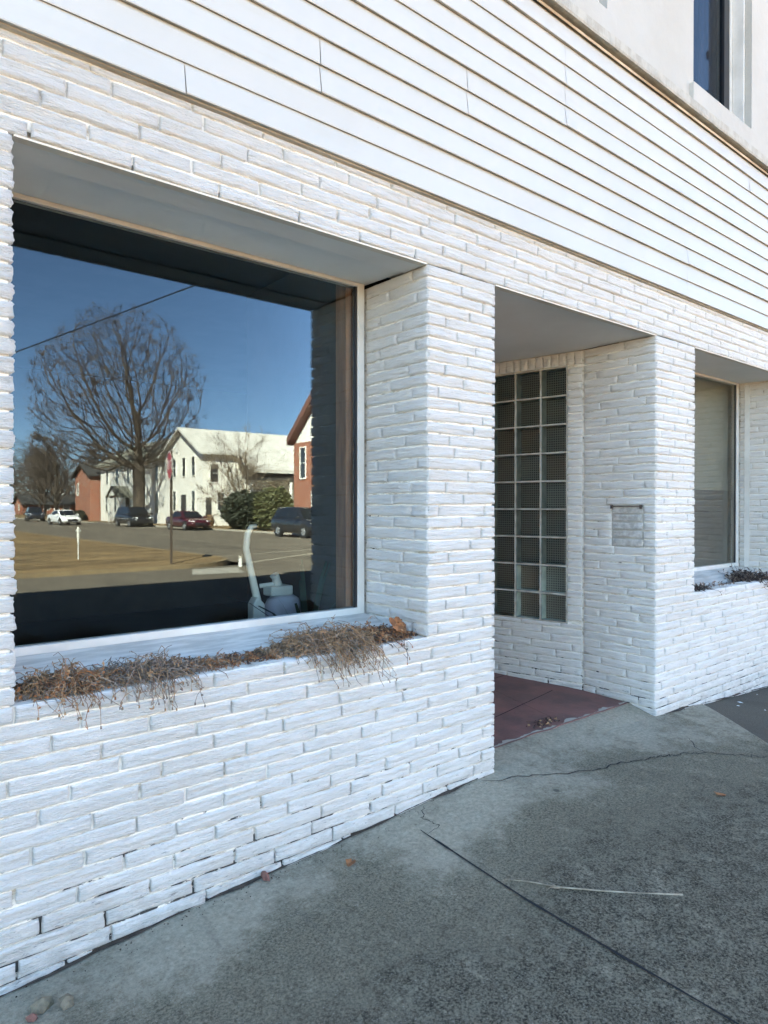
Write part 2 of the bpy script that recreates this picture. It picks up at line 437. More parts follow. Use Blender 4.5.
g = MB()                                                      # mortar bed and the masonry behind the face bricks
g.box(XA, X1-0.0125, 0.0125, .48, -.5, S-.004)
g.box(X1-0.0125, X2+0.0125, 0.0125, .105, -.5, W-.002); g.box(X5-0.0125, X6+0.0125, 0.0125, .105, -.5, W-.002)
g.box(X2+0.0125, X3-0.0125, 0.0125, .48, -.5, L)
g.box(X3-.20, X3-0.0125, .48, 1.9, -.5, L)
g.box(X4+0.0125, X5-0.0125, 0.0125, .48, -.5, L)
g.box(X4+0.0125, X4+.18, .48, .54, -.5, L)
g.box(X6+0.0125, XB, 0.0125, .48, -.5, S-.004)
g.box(X1-0.0125, X6+0.0125, 0.0125, .30, L+.0215, S-.004)
g.lbox(SP_O, SP_U, SP_N, 0, PU0, -.15, -0.0125, -.5, L)
g.lbox(SP_O, SP_U, SP_N, PU0, PU1, -.15, -0.0125, -.5, PZ0)
g.lbox(SP_O, SP_U, SP_N, PU0, PU1, -.15, -0.0125, PZ1, L)
g.lbox(SP_O, SP_U, SP_N, PU1, 1.45, -.15, -0.0125, -.5, L)
g.build('mortar_bed', M['mortar'], shop)

# bricked-up bare patch with an iron bracket
bp = MB()
rows = [k for k in range(-15, 31) if W+k*CH > .965 and W+(k+1)*CH < 1.262]
for i, k in enumerate(rows):
    a, b = (.085, .30) if i % 2 == 0 else (.095, .296)
    add_brick(bp, (X4, 0), (0, 1), (-1, 0), a, b, W+k*CH, W+(k+1)*CH, d=-.004)
pt = bp.build('bare_brick_patch', M['greybrick'], shop, smooth=True, recalc=False); tag(pt, 'unpainted grey brick infill patch')
pj = MB(); pj.box(X4+.0115, X4+.03, .084, .301, .975, 1.255); pj.build('patch_joint', M['ledge'], pt)
ib = MB(); zt = W+(rows[-1]+1)*CH
ib.box(X4-.012, X4+.004, .088, .298, zt-.008, zt-.002); ib.box(X4-.014, X4, .088, .100, zt-.02, zt+.004); ib.box(X4-.014, X4, .286, .298, zt-.02, zt+.004)
ib.build('iron_bracket', M['rustiron'], pt)

# glass block panel
gp = MB()
for i in range(5): 
    c = PU0+i*BP; gp.lbox(SP_O, SP_U, SP_N, c-.006, c+.006, -.10, -.004, PZ0-.006, PZ1+.006)
for kz in range(10):
    z = PZ0+kz*BP
    for i in range(4):
        gp.lbox(SP_O, SP_U, SP_N, PU0+i*BP+.006, PU0+(i+1)*BP-.006, -.10, -.0055, z-.006, z+.006)
panel = gp.build('glass_block_panel', M['joint'], shop)
bs, bb, bf = MB(), MB(), MB()
def LP(a, d, z): return (SP_O[0]+SP_U[0]*a+SP_N[0]*d, SP_O[1]+SP_U[1]*a+SP_N[1]*d, z)
for i in range(4):
    for kz in range(9):
        a0, a1 = PU0+i*BP+.0065, PU0+(i+1)*BP-.0065; z0, z1 = PZ0+kz*BP+.0065, PZ0+(kz+1)*BP-.0065
        d0, d1 = -.014, -.085
        bs.face([LP(a0, d0, z0), LP(a0, d1, z0), LP(a0, d1, z1), LP(a0, d0, z1)]); bs.face([LP(a1, d0, z0), LP(a1, d0, z1), LP(a1, d1, z1), LP(a1, d1, z0)])
        bs.face([LP(a0, d0, z0), LP(a1, d0, z0), LP(a1, d1, z0), LP(a0, d1, z0)]); bs.face([LP(a0, d0, z1), LP(a0, d1, z1), LP(a1, d1, z1), LP(a1, d0, z1)])
        bb.face([LP(a0, d1, z0), LP(a1, d1, z0), LP(a1, d1, z1), LP(a0, d1, z1)], rnd.choice((0, 0, 1, 2)))
        q = .004
        bf.mesh([LP(a0, d0, z0), LP(a1, d0, z0), LP(a1, d0, z1), LP(a0, d0, z1), LP(a0+q, d0+.004, z0+q), LP(a1-q, d0+.004, z0+q), LP(a1-q, d0+.004, z1-q), LP(a0+q, d0+.004, z1-q)],
                [(4, 5, 6, 7), (0, 1, 5, 4), (1, 2, 6, 5), (2, 3, 7, 6), (3, 0, 4, 7)])
bs.build('block_side', M['blockside'], panel); bb.build('block_back', [M['blockback'], M['blockback_brown'], M['blockback_pale']], panel); bf.build('block_face', M['blockglass'], panel)

# soffits over the recesses
for a, b, yb in ((X1, X2, GY+.056), (X5, X6, GY+.056), (X3, X4, 1.92)):
    sf = MB(); sf.extrude([(.035, L+.003), (yb, L+.003+(.015 if yb < 1 else 0)), (yb, L+.021), (.035, L+.021)], 'x', a-.01, b+.01); so_ = sf.build('soffit', M['soffit'], shop)
    lt = MB(); lt.box(a+.001, b-.001, .003, .034, L-.006, L+.0005); lt.build('lintel_trim', M['cream'], so_)
    if yb < 1: ob = MB(); ob.box(a+.001, b-.001, .036, .15, L-.003, L+.001); ob.build('soffit_fascia', M['soffit'], so_)

# display windows
def shop_window(x0, x1, seam=None, glass='glass'):
    f = MB()
    f.box(x0+.012, x0+.05, GY+.010, GY+.055, W+.05, L+.016); f.box(x1-.042, x1-.004, GY+.010, GY+.055, W+.05, L+.016)
    f.box(x0+.05, x1-.042, GY+.011, GY+.055, L-.001, L+.0165)
    f.box(x0+.05, x1-.042, GY+.009, GY+.055, W+.045, W+.082)
    fr = f.build('display_window_frame', M['white'], shop, bevel=.003)
    s = MB(); s.extrude([(.20, W-.03), (.20, W+.002), (GY+.008, W+.054), (GY+.008, W-.03)], 'x', x0+.004, x1-.004)
    s.build('sloped_sill', M['sillwhite'], fr)
    st = MB(); st.box(x1-.058, x1-.0425, GY+.0185, GY+.0265, W+.083, L-.002); st.build('glazing_seal', M['dark'], fr)
    p = MB()
    if seam: p.box(x0+.05, seam-.001, GY+.027, GY+.033, W+.083, L-.017); p.box(seam+.001, x1-.059, GY+.027, GY+.033, W+.083, L-.017)
    else: p.box(x0+.05, x1-.043, GY+.027, GY+.033, W+.083, L-.002)
    p.build('pane', M[glass], fr)
    t = MB()
    n = 24
    vs = [(x0+.004+(x1-x0-.008)*i/n, y, W-.022+.012*noise.noise((i*.9, y*20, 1))) for i in range(n+1) for y in (.105, .135, .17, .20)]
    t.mesh(vs, [(i*4+k, (i+1)*4+k, (i+1)*4+k+1, i*4+k+1) for i in range(n) for k in range(3)])
    t.build('planter_soil', M['soil'], fr)
    return fr
shop_window(X1, X2); shop_window(X5, X6, None, 'glass3')
bl = MB(); bl.box(X6-.0065, X6-.0005, GY-.075, GY-.035, W+.05, L-.01)
bl.build('frame_edge_strip', M['white'], shop)

# recessed doorway
fl = MB(); n = 24
F0, F1 = (X3+.0, .175), (X4, .205)
vs = []
for i in range(n+1):
    for k in range(9):
        x = X3+(X4-X3+.0)*i/n; y0 = .185+.012*noise.noise((x*7, 1, 2)); y = y0+(1.9-y0)*k/8
        vs.append((x, y, .008+.026*(y-.18)+.004*noise.noise((x*3, y*3, 9))))
fl.mesh(vs, [(i*9+k, (i+1)*9+k, (i+1)*9+k+1, i*9+k+1) for i in range(n) for k in range(8)])
fl.mesh([v for i in range(n+1) for v in (vs[i*9], (vs[i*9][0], vs[i*9][1]-.004, -.08))], [(i*2, i*2+1, i*2+3, i*2+2) for i in range(n)])
ef = fl.build('entry_floor', M['red_floor'], shop, smooth=False)
fe = MB(); m_ = 90; vs2 = []
for i in range(m_+1):
    x = X3+(X4-X3)*i/m_; y0 = .187+.012*noise.noise((x*7, 1, 2)); wd = max(.0, .012+.04*noise.noise((x*9, 4, 2))+.02*noise.noise((x*40, 4, 5)))
    for y in (y0, y0+wd+.001): vs2.append((x, y, .0115+.026*(y-.18)+.004*noise.noise((x*3, y*3, 9))))
fe.mesh(vs2, [(i*2, i*2+2, i*2+3, i*2+1) for i in range(m_)])
fe.build('worn_floor_edge', M['curb'], ef)
lines = MB()
for a, b in (((2.75, .45), (3.68, .62)), ((3.2, .19), (3.62, 1.8)), ((2.5, .95), (3.7, 1.05))):
    m_ = 14
    for i in range(m_):
        p = [a[j]+(b[j]-a[j])*i/m_ for j in (0, 1)]; q = [a[j]+(b[j]-a[j])*(i+1)/m_ for j in (0, 1)]
        z = lambda t: .0125+.026*(t[1]-.18)+.004*noise.noise((t[0]*3, t[1]*3, 9))
        lines.face([(p[0], p[1]-.003, z(p)), (q[0], q[1]-.003, z(q)), (q[0], q[1]+.003, z(q)), (p[0], p[1]+.003, z(p))])
lines.build('floor_crack', M['crack'], ef)
bw = MB(); bw.box(X3-.2, X3+.18, 1.9, 2.0, -.1, L); bw.box(X3+1.12, X4+.2, 1.9, 2.0, -.1, L); bw.box(X3+.18, X3+1.12, 1.9, 2.0, 2.13, L)
bw.build('entry_back_wall', M['stucco'], shop)
d = MB(); dx0, dx1 = X3+.19, X3+1.11
d.box(dx0, dx0+.11, 1.93, 1.97, .06, 2.12); d.box(dx1-.11, dx1, 1.93, 1.97, .06, 2.12)
d.box(dx0+.11, dx1-.11, 1.93, 1.97, .06, .40); d.box(dx0+.11, dx1-.11, 1.93, 1.97, 2.0, 2.12)
dr = d.build('entry_door', M['wood'], shop, bevel=.004)
p = MB(); p.box(dx0+.11, dx1-.11, 1.947, 1.953, .40, 2.0); p.build('pane', M['glass'], dr)
p = MB(); p.tube([(dx0+.055, 1.93, 1.0), (dx0+.055, 1.88, 1.0)], .012, 10); p.tube([(dx0+.055, 1.885, 1.0), (dx0+.055, 1.865, 1.0)], [.026, .03], 12); p.build('handle', M['rim'], dr)

# shop interior and shell
it = MB()
it.box(XA+.1, X3-.21, .502, 10, -.2, .045); it.box(X4+.19, XB-.1, .56, 10, -.2, .045); it.box(X3-.209, X4+.189, 2.01, 10, -.2, .045); it.build('shop_floor', M['floor_in'], shop)
it = MB()
it.box(XA+.1, XB-.1, 5.5, 5.6, .05, 2.62); it.box(XA+.02, XA+.1, .45, 10, -.2, 2.62); it.box(XB-.1, XB-.02, .45, 10, -.2, 2.62)
it.box(XA+.02, XB-.02, .302, 10, 2.621, 2.9)
it.box(X1-.3, X2+.1, .485, .50, .05, W+.04); it.box(X5-.3, X6+.2, .485, .50, .05, W+.04)
it.box(X3-.235, X3-.202, .565, 1.95, .05, 2.62)
it.build('shop_inner_wall', M['wall_in'], shop)
it = MB(); it.box(X2-.075, X2+.03, .482, .56, .05, 2.62); it.build('window_casing', M['wood'], shop)
it = MB(); it.box(X4+.5, XB-.2, .545, .56, 1.365, 2.62); ub = it.build('backing_board', M['board_in'], shop)
it = MB(); it.box(X4+.5, XB-.2, .545, .565, .05, 1.365); it.build('wainscot', M['brown_in'], shop)

# lap siding: real boards, each with a lip, butted here and there
NB = 11; BH = (T-S)/NB
sd, lip = MB(), MB()
seams = {0: [4.194, .9], 1: [4.194, -.6], 2: [4.194, 1.42], 3: [1.42, 5.6], 4: [2.2, 5.6], 5: [2.2, 6.3], 6: [2.919, 6.3], 7: [2.919, -.9], 8: [2.919, .1], 9: [2.919, 5.1], 10: [1.1, 5.1]}
for i in range(NB):
    zb = S+i*BH; zt = zb+BH
    xs = [XA]+sorted(seams[i])+[XB]
    for a, b in zip(xs, xs[1:]):
        jz = rnd.gauss(0, .0012); jd = rnd.gauss(0, .0008); n = max(2, int((b-a)/.25))
        gp_ = .0015
        deep = .018 if i % 2 == 0 else .0115
        vs = []
        for j in range(n+1):
            x = a+gp_+(b-a-2*gp_)*j/n
            w = .0022*noise.noise((x*.8, i*3.1, 4)); wz = .0022*noise.noise((x*.6, i*1.7, 8))
            y0 = -.006-deep+jd+w
            vs += [(x, -.006, zb+.004+jz+wz), (x, y0+.0015, zb+jz+wz), (x, y0, zb+.004+jz+wz), (x, -.011+w*.5, zt-.012), (x, -.006, zt+.004)]
        fs = [(j*5+k, (j+1)*5+k, (j+1)*5+k+1, j*5+k+1) for j in range(n) for k in range(1, 4)]
        sd.mesh(vs, fs); lip.mesh(vs, [(j*5, (j+1)*5, (j+1)*5+1, j*5+1) for j in range(n)])
side = sd.build('lap_siding', M['siding'], shop, recalc=False)
lip.build('board_underside', M['lapdirt'], side, recalc=False)
bk = MB(); bk.box(XA, XB, -.0055, .25, S-.003, T+.02); bk.build('siding_backing', M['lapdirt'], side)
tr = MB(); n = 40
for i in range(n):
    a, b = XA+(XB-XA)*i/n, XA+(XB-XA)*(i+1)/n
    s0, s1 = .004*noise.noise((a*.7, 0, 5)), .004*noise.noise((b*.7, 0, 5))
    tr.mesh([(a, -.024, T-.004+s0), (b, -.024, T-.004+s1), (b, -.024, T+.012+s1), (a, -.024, T+.012+s0), (a, -.005, T+.014+s0), (b, -.005, T+.014+s1)], [(0, 1, 2, 3), (3, 2, 5, 4)])
tr.build('stained_top_trim', M['rust'], side, recalc=False)

# stone ledge, upper wall, upper windows
WX0, WW, WZ0, WZ1 = 4.304, .872, 3.915, 5.45
wins = [WX0+1.852*i for i in (-3, -2, -1, 0, 1)]
bk = MB(); bk.box(XA, XB, .0, .25, T+.021, T+.05); bk.build('ledge_gap', M['gap'], shop)
ld = MB(); n = 80
prof = lambda x: [(.0, T+.028), (-.052, T+.026), (-.056, T+.036), (-.056+.003*noise.noise((x*9, 2, 1)), T+.082), (-.050, T+.090), (.0, T+.104)]
vs = [(XA+(XB-XA)*i/n, q[0]+.003*noise.noise((i*.7, j, 3)), q[1]+.0025*noise.noise((i*.4, j, 7))) for i in range(n+1) for j, q in enumerate(prof(XA+(XB-XA)*i/n))]
ld.mesh(vs, [(i*6+k, (i+1)*6+k, (i+1)*6+k+1, i*6+k+1) for i in range(n) for k in range(5)])
ld.build('stone_ledge', M['ledge'], shop, recalc=False)
up = MB(); Z0 = T+.05
up.box(XA, XB, .004, .25, Z0, WZ0-.002)
xs = [XA]+[q for w in wins for q in (w, w+WW)]+[XB]
for a, b in zip(xs[::2], xs[1::2]): up.box(a, b, .004, .25, WZ0-.002, WZ1)
up.box(XA, XB, .004, .25, WZ1, H)
up.box(XA, XA+.2, .25, 10, 2.9, H); up.box(XB-.2, XB, .25, 10, 2.9, H); up.box(XA, XB, 10, 10.2, -.3, H)
up.box(XA, XA+.02, .44, 10, -.3, 2.9); up.box(XB-.02, XB, .44, 10, -.3, 2.9)
up.box(XA+.2, XB-.2, .25, 10, H-.4, H-.3)
upper = up.build('upper_wall', M['stucco'], shop)
cp = MB(); cp.box(XA, XB, -.18, .28, H+.001, H+.14); cp.box(XA, XB, -.10, .003, H-.12, H); cp.build('parapet_coping', M['ledge'], shop)
for w in wins:
    a, b = w, w+WW
    f = MB(); f.box(a+.002, a+.05, .13, .2, WZ0, WZ1); f.box(b-.05, b-.002, .13, .2, WZ0, WZ1); f.box(a+.05, b-.05, .13, .2, WZ1-.05, WZ1); f.box(a+.05, b-.05, .13, .2, WZ0, WZ0+.03)
    f.box(b-.022, b-.003, .05, .13, WZ0, WZ1); f.box(a+.003, a+.022, .05, .13, WZ0, WZ1)
    fr = f.build('upper_window', M['white'], shop, bevel=.004)
    s = MB(); s.box(a+.05, a+.09, .14, .175, WZ0+.03, WZ1-.05); s.box(b-.13, b-.05, .14, .175, WZ0+.03, WZ1-.05); s.box(a+.09, b-.13, .14, .175, WZ0+.03, WZ0+.05); s.box(a+.09, b-.13, .14, .185, WZ0+1.16, WZ0+1.22)
    s.build('sash', M['dark'], fr)
    p = MB(); p.box(a+.09, b-.13, .155, .16, WZ0+.05, WZ1-.05); p.build('pane', M['glass2'], fr)
    c = MB(); n = 20
    vs = [(a+.05+(b-a-.1)*i/n, .225+.012*math.sin(i*1.9), z) for i in range(n+1) for z in (WZ0-.0, WZ1)]
    c.mesh(vs, [(i*2, i*2+2, i*2+3, i*2+1) for i in range(n)]); c.build('curtain', M['curtain'], fr)
    s = MB(); s.box(a-.05, b+.05, -.025, .13, WZ0-.135, WZ0-.0025); s.build('stone_sill', M['stucco'], fr, bevel=.006)

# neighbours of the same terrace
def neighbour(name, x0, x1, h, label, mat):
    r = empty(name, ((x0+x1)/2, 0, -.15), label, 'building')
    w = MB(); w.box(x0, x1, .03, 10, -.4, h); w.build('wall', mat, r)
    c = MB(); c.box(x0+.005, x1-.005, -.1, .2, h+.002, h+.15); c.build('parapet_coping', M['ledge'], r)
    k = 0
    x = x0+1.2
    while x < x1-1.6:
        for z in (4.2, 8.0):
            f = MB(); f.box(x, x+.9, -.01, .029, z, z+1.6); f.box(x-.06, x+.96, -.05, .029, z-.12, z-.002); fr = f.build('window', M['white'], r)
            p = MB(); p.box(x+.07, x+.83, -.018, -.0105, z+.07, z+1.53); p.build('pane', M['housepane'], fr)
        x += 2.4
    d = MB(); d.box(x0+2, x0+3, -.01, .029, -.1, 2.2); fr = d.build('door', M['wood'], r)
    d = MB(); d.cyl((x0+2.9, -.01, 1.0), (x0+2.9, -.06, 1.0), .025, 10); d.build('handle', M['rim'], fr)
neighbour('brick_building', -15, XA-.002, H-.3, 'red brick building joining the shop on the side of the large window', M['redbrick'])
neighbour('brick_building', XB+.002, 20, H-.1, 'red brick building joining the shop beyond the second window', M['redbrick'])

# ------------------------------------------------------------------ ground
def structure(o): return tag(o, kind='structure')
def grid_sheet(name, x0, x1, y0, y1, nx, ny, zf, mat, skirt=None):
    g = MB()
    vs = [(x0+(x1-x0)*i/nx, y0+(y1-y0)*j/ny, 0) for i in range(nx+1) for j in range(ny+1)]
    vs = [(x, y, zf(x, y)) for x, y, _ in vs]
    g.mesh(vs, [(i*(ny+1)+j, (i+1)*(ny+1)+j, (i+1)*(ny+1)+j+1, i*(ny+1)+j+1) for i in range(nx) for j in range(ny)])
    if skirt is not None:
        g.mesh([v for i in range(nx+1) for v in (vs[i*(ny+1)], (vs[i*(ny+1)][0], y0-.015, skirt))], [(i*2, i*2+1, i*2+3, i*2+2) for i in range(nx)])
    return structure(g.build(name, mat, smooth=False))
RZ, LZ = -.51, -.42
def edge_x(y): return 4.45+.87*max(y, -.75)
def strip_sheet(name, xa, xb, y0, y1, nx, ny, zf, mat, skirt):
    g = MB(); vs = []
    for i in range(nx+1):
        for j in range(ny+1):
            y = y0+(y1-y0)*j/ny; a, b = xa(y), xb(y); x = a+(b-a)*i/nx; vs.append((x, y, zf(x, y)))
    g.mesh(vs, [(i*(ny+1)+j, (i+1)*(ny+1)+j, (i+1)*(ny+1)+j+1, i*(ny+1)+j+1) for i in range(nx) for j in range(ny)])
    g.mesh([v for i in range(nx+1) for v in (vs[i*(ny+1)], (vs[i*(ny+1)][0], y0-.015, skirt))], [(i*2, i*2+1, i*2+3, i*2+2) for i in range(nx)])
    return structure(g.build(name, mat))
strip_sheet('sidewalk', lambda y: -8, lambda y: min(edge_x(y), 4.45), -3.1, .24, 130, 44, gz, M['concrete'], -.32)
strip_sheet('old_paving', lambda y: edge_x(min(y, 0))+.004, lambda y: 14, -3.1, .04, 60, 26, lambda x, y: gz(x, y)-.006, M['oldasphalt'], -.32)
def flat(name, x0, x1, y0, y1, z, mat):
    g = MB(); g.face([(x0, y0, z), (x1, y0, z), (x1, y1, z), (x0, y1, z)]); return structure(g.build(name, mat))
flat('ground', -700, 700, -900, 300, -.66, M['earth'])
g = MB(); g.face([(-120, -15.4, RZ), (120, -15.4, RZ), (120, -12, RZ), (-120, -12, RZ)]); g.face([(-120, -12, RZ), (120, -12, RZ), (120, -3.0, -.26), (-120, -3.0, -.26)])
structure(g.build('road', M['asphalt']))
flat('cross_street', 10.04, 22.75, -330, -15.4, RZ, M['asphalt'])
arc = [(7.54+2.5*math.cos(math.pi/2*i/10), -17.9+2.5*math.sin(math.pi/2*i/10)) for i in range(11)]
g = MB(); g.prism([(-100, -176), (10.04, -176)]+arc+[(-100, -15.4)], -.62, LZ); structure(g.build('lawn', M['lawn']))
g = MB(); inner = [(10.04, -176)]+arc+[(-100, -15.4)]
def offset(pl, d):
    out = []
    for i, p in enumerate(pl):
        a = Vector(pl[max(i-1, 0)]); b = Vector(pl[min(i+1, len(pl)-1)]); t = (b-a).normalized(); nn = Vector((t.y, -t.x)); out.append((p[0]+nn.x*d, p[1]+nn.y*d))
    return out
o2 = offset(inner, .13)
for i in range(len(inner)-1): g.prism([inner[i], o2[i], o2[i+1], inner[i+1]], -.6, LZ+.012)
structure(g.build('lawn_kerb', M['tankerb']))
g = MB(); g.prism([(22.75, -330), (140, -330), (140, -15.4), (25.2, -15.4), (23.5, -16.1), (22.75, -17.9)], -.62, LZ+.003); structure(g.build('house_lawn', M['lawn']))
g = MB(); g.box(22.6, 22.748, -176, -17.9, -.6, LZ+.02); g.box(25.2, 110, -15.398, -15.25, -.6, LZ+.02); structure(g.build('street_kerb', M['curb']))
g = MB(); g.face([(7.25, -13.4, RZ+.006), (8.6, -13.2, RZ+.006), (9.2, -14.75, RZ+.006), (7.9, -14.9, RZ+.006)]); structure(g.build('kerb_ramp', simple('pale_ramp_concrete', (.33, .31, .27), (.26, .24, .20), 3, .8)))  # ramp in plain pale concrete, its own colour
g = MB()
for p0, p1 in (((10.2, -15.95), (16.2, -19.45)), ((10.9, -19.05), (19.4, -21.2))):
    dx, dy = p1[0]-p0[0], p1[1]-p0[1]; l = math.hypot(dx, dy); nx, ny = -dy/l*.10, dx/l*.10
    g.face([(p0[0]-nx, p0[1]-ny, RZ+.004), (p1[0]-nx, p1[1]-ny, RZ+.004), (p1[0]+nx, p1[1]+ny, RZ+.004), (p0[0]+nx, p0[1]+ny, RZ+.004)])
structure(g.build('crossing_line', simple('worn_road_paint', (.36, .32, .24), (.19, .165, .13), 6, .8)))
g = MB()
for y in range(-160, -26, 8): g.face([(16.3, y, RZ+.004), (16.42, y, RZ+.004), (16.42, y+3, RZ+.004), (16.3, y+3, RZ+.004)])
structure(g.build('lane_marking', bpy.data.materials['worn_road_paint']))

# expansion joint and cracks in the pavement
def ribbon(name, pts, w, mat, jit=.0, sub_=6):
    g = MB(); P = []
    for (a, b) in zip(pts, pts[1:]):
        for i in range(sub_): P.append((a[0]+(b[0]-a[0])*i/sub_+rnd.gauss(0, jit), a[1]+(b[1]-a[1])*i/sub_+rnd.gauss(0, jit)))
    P.append(pts[-1]); vs = []
    for i, p in enumerate(P):
        a, b = Vector(P[max(i-1, 0)]), Vector(P[min(i+1, len(P)-1)]); t = (b-a).normalized(); nn = Vector((-t.y, t.x))
        ww = w*(.6+.8*rnd.random())*min(1, .3+min(i, len(P)-1-i)*.35)
        for s in (-1, 1):
            q = Vector(p)+nn*ww*s; vs.append((q.x, q.y, gz(q.x, q.y)+.003))
    g.mesh(vs, [(i*2, i*2+2, i*2+3, i*2+1) for i in range(len(P)-1)])
    return structure(g.build(name, mat))
ribbon('pavement_joint', [(1.796, -.150), (1.757, -.70), (1.747, -1.43), (1.74, -3.1)], .0042, M['crack'], .0006, 14)
ribbon('pavement_crack', [(1.93, -.02), (1.865, -.10), (1.875, -.18), (1.80, -.19)], .0014, M['crack'], .004)
ribbon('pavement_crack', [(2.29, -.03), (2.55, -.15), (2.80, -.255), (3.02, -.30), (3.23, -.355), (3.33, -.37), (3.50, -.47), (3.60, -.58), (3.70, -.69)], .0030, M['crack'], .009, 8)
ribbon('pavement_crack', [(3.50, -.47), (3.52, -.40), (3.64, -.31)], .0022, M['crack'], .006)
g = MB()                                                       # dirt line where the wall meets the pavement
def dirt(x0, x1):
    n = int((x1-x0)/.02); vs = []
    for i in range(n+1):
        x = x0+(x1-x0)*i/n; w = .004+.026*max(0, noise.noise((x*5, 3, 1))+.05)+.004*max(0, noise.noise((x*40, 3, 1)))
        vs += [(x, .012, gz(x, 0)+.007), (x, -w, gz(x, -w)+.004)]
    g.mesh(vs, [(i*2, i*2+1, i*2+3, i*2+2) for i in range(n)])
dirt(-2, X3-.12); dirt(X4+.1, 7.5)
for i in range(170):
    x = rnd.uniform(.3, X3-.05) if i < 120 else rnd.uniform(X4, 5.6); y = -abs(rnd.gauss(0, .03))-.004; r_ = rnd.uniform(.001, .0032); z = gz(x, y)
    g.mesh([(x-r_, y, z+.001), (x, y-r_, z), (x+r_, y, z+.001), (x, y+r_, z+.002), (x+r_*.2, y, z+r_*1.1)], [(0, 1, 4), (1, 2, 4), (2, 3, 4), (3, 0, 4)])
tag(g.build('wall_base_dirt', M['soil']), 'dark grit gathered along the foot of the white brick wall', 'dirt', kind='stuff')
g = MB()
for i in range(13):
    x, y = rnd.uniform(4.45, 5.6), rnd.uniform(-.4, -.05); z = gz(x, y)+.001; a = rnd.uniform(0, 3); s = rnd.uniform(.004, .02)
    g.face([(x-s*math.cos(a), y-s*math.sin(a), z), (x+s*.3*math.sin(a), y-s*.3*math.cos(a), z+.004), (x+s*math.cos(a), y+s*math.sin(a), z+.002), (x-s*.3*math.sin(a), y+s*.3*math.cos(a), z+.001)])
tag(g.build('paint_flakes_litter', M['scrap']), 'white paint flakes scattered on the dark paving under the second window', 'litter', kind='stuff')

# ------------------------------------------------------------------ dead plants in the sill troughs
def dead_plant(name, x0, x1, n, hgt, spill, label, seed, tones, leafn, sz=.007):
    rr = random.Random(seed); xm = (x0+x1)/2; hw = (x1-x0)/2
    root = empty(name, (xm, .15, W-.02), label, 'dead plant')
    mb, lf = MB(), MB()
    def floor_z(y): return W+.003 if y < .2 else W+.006+(y-.2)*.235
    for i in range(n):
        x = xm+hw*max(-1, min(1, rr.gauss(0, .5))); e = max(.2, 1-((x-xm)/hw)**2)*(.75+.5*noise.noise((x*22, seed, 0)))
        e = max(e, .15); y = rr.uniform(.05, .20); p = Vector((x, y, W-.015)); over = rr.random() < spill*e*1.2
        d = Vector((rr.gauss(0, .7), rr.gauss(-.5 if over else .05, .5), rr.uniform(.4, 1.1))).normalized(); pts = [p.copy()]
        k = rr.randint(6, 9); st = hgt*e*rr.uniform(.6, 1.35)/5; tone = rr.randrange(len(tones))
        for q in range(k):
            d += Vector((rr.gauss(0, .65), rr.gauss(0, .55), rr.gauss(-.42 if q > 2 else 0, .4)))
            if over and q > 1: d += Vector((0, -.55, -.35))
            d.normalize(); p = p+d*st*(1.35 if over else 1)
            if p.y > .010: p.z = max(p.z, floor_z(p.y)+rr.random()*.004)
            elif p.z < W+.01: p.y = min(p.y, -.007-rr.random()*.012)
            p.y = min(p.y, .34); p.x = max(x0-.01 if x0 > X1+.05 else x0, min(x1, p.x)); pts.append(p.copy())
        mb.tube(pts, [.0019*(1-.55*j/len(pts)) for j in range(len(pts))], 3, tone, cap=False)
        if rr.random() < .6:
            j = rr.randrange(2, len(pts)); q = pts[j]; v = Vector((rr.gauss(0, 1), rr.gauss(0, 1), rr.gauss(.2, .6))).normalized()*rr.uniform(.012, .03)
            q2 = q+v; q2.z = max(q2.z, floor_z(q2.y)) if q2.y > .01 else q2.z
            mb.tube([q, q2], [.0014, .0008], 3, tone, cap=False)
        if over and rr.random() < .6:
            mb.tube([pts[-1], pts[-1]+Vector((0, -.001, -.008))], [.0022, .003], 4, rr.randrange(len(tones)))
        for _ in range(leafn):
            q = pts[rr.randrange(2, len(pts))]; s_ = sz*rr.uniform(.4, 1.3); a = Vector((rr.gauss(0, 1), rr.gauss(0, 1), rr.gauss(0, .8))).normalized()
            b = a.orthogonal().normalized(); b = (b+a.cross(b)*rr.gauss(0, 1)).normalized(); c = a.cross(b); q = q+a*s_*.8
            if q.y > .01: q.z = max(q.z, floor_z(q.y)+.002)
            lf.mesh([q-a*s_, q+b*s_*.5+c*s_*.25, q+a*s_, q-b*s_*.5+c*s_*.35, q+c*s_*.1], [(0, 1, 4), (1, 2, 4), (2, 3, 4), (3, 0, 4)], rr.randrange(len(tones)))
    mb.build('stem', tones, root, recalc=False); lf.build('leaf', tones, root, recalc=False)
    return root
TN = [M['tan'], M['grey'], M['rustleaf'], M['grey']]
dead_plant('dead_plant', X1+.008, X1+.32, 900, .10, .15, 'rust brown matted dead plant clump at the end of the trough beside the brick edge', 1, [M['tan'], M['rustleaf'], M['tan'], M['grey']], 4)
dead_plant('dead_plant', X1+.20, X1+.62, 900, .095, .42, 'grey dead plant with seed heads drooping over the sill, second clump in the large trough', 2, [M['grey'], M['tan'], M['grey']], 2)
dead_plant('dead_plant', X1+.44, X1+.76, 150, .055, .25, 'thin reddish dead stalks between the two thick clumps of the large trough', 3, [M['rustleaf'], M['grey'], M['tan']], 2)
dead_plant('dead_plant', X1+.66, X1+.96, 130, .035, .06, 'sparse low dead sprigs on bare soil in the middle of the large trough', 6, [M['rustleaf'], M['darkleaf'], M['tan']], 2)
dead_plant('dead_plant', X1+.86, X1+1.42, 1900, .125, .34, 'bushiest tan dead plant spilling over the sill below the vacuum cleaner', 4, [M['tan'], M['grey'], M['tan']], 2)
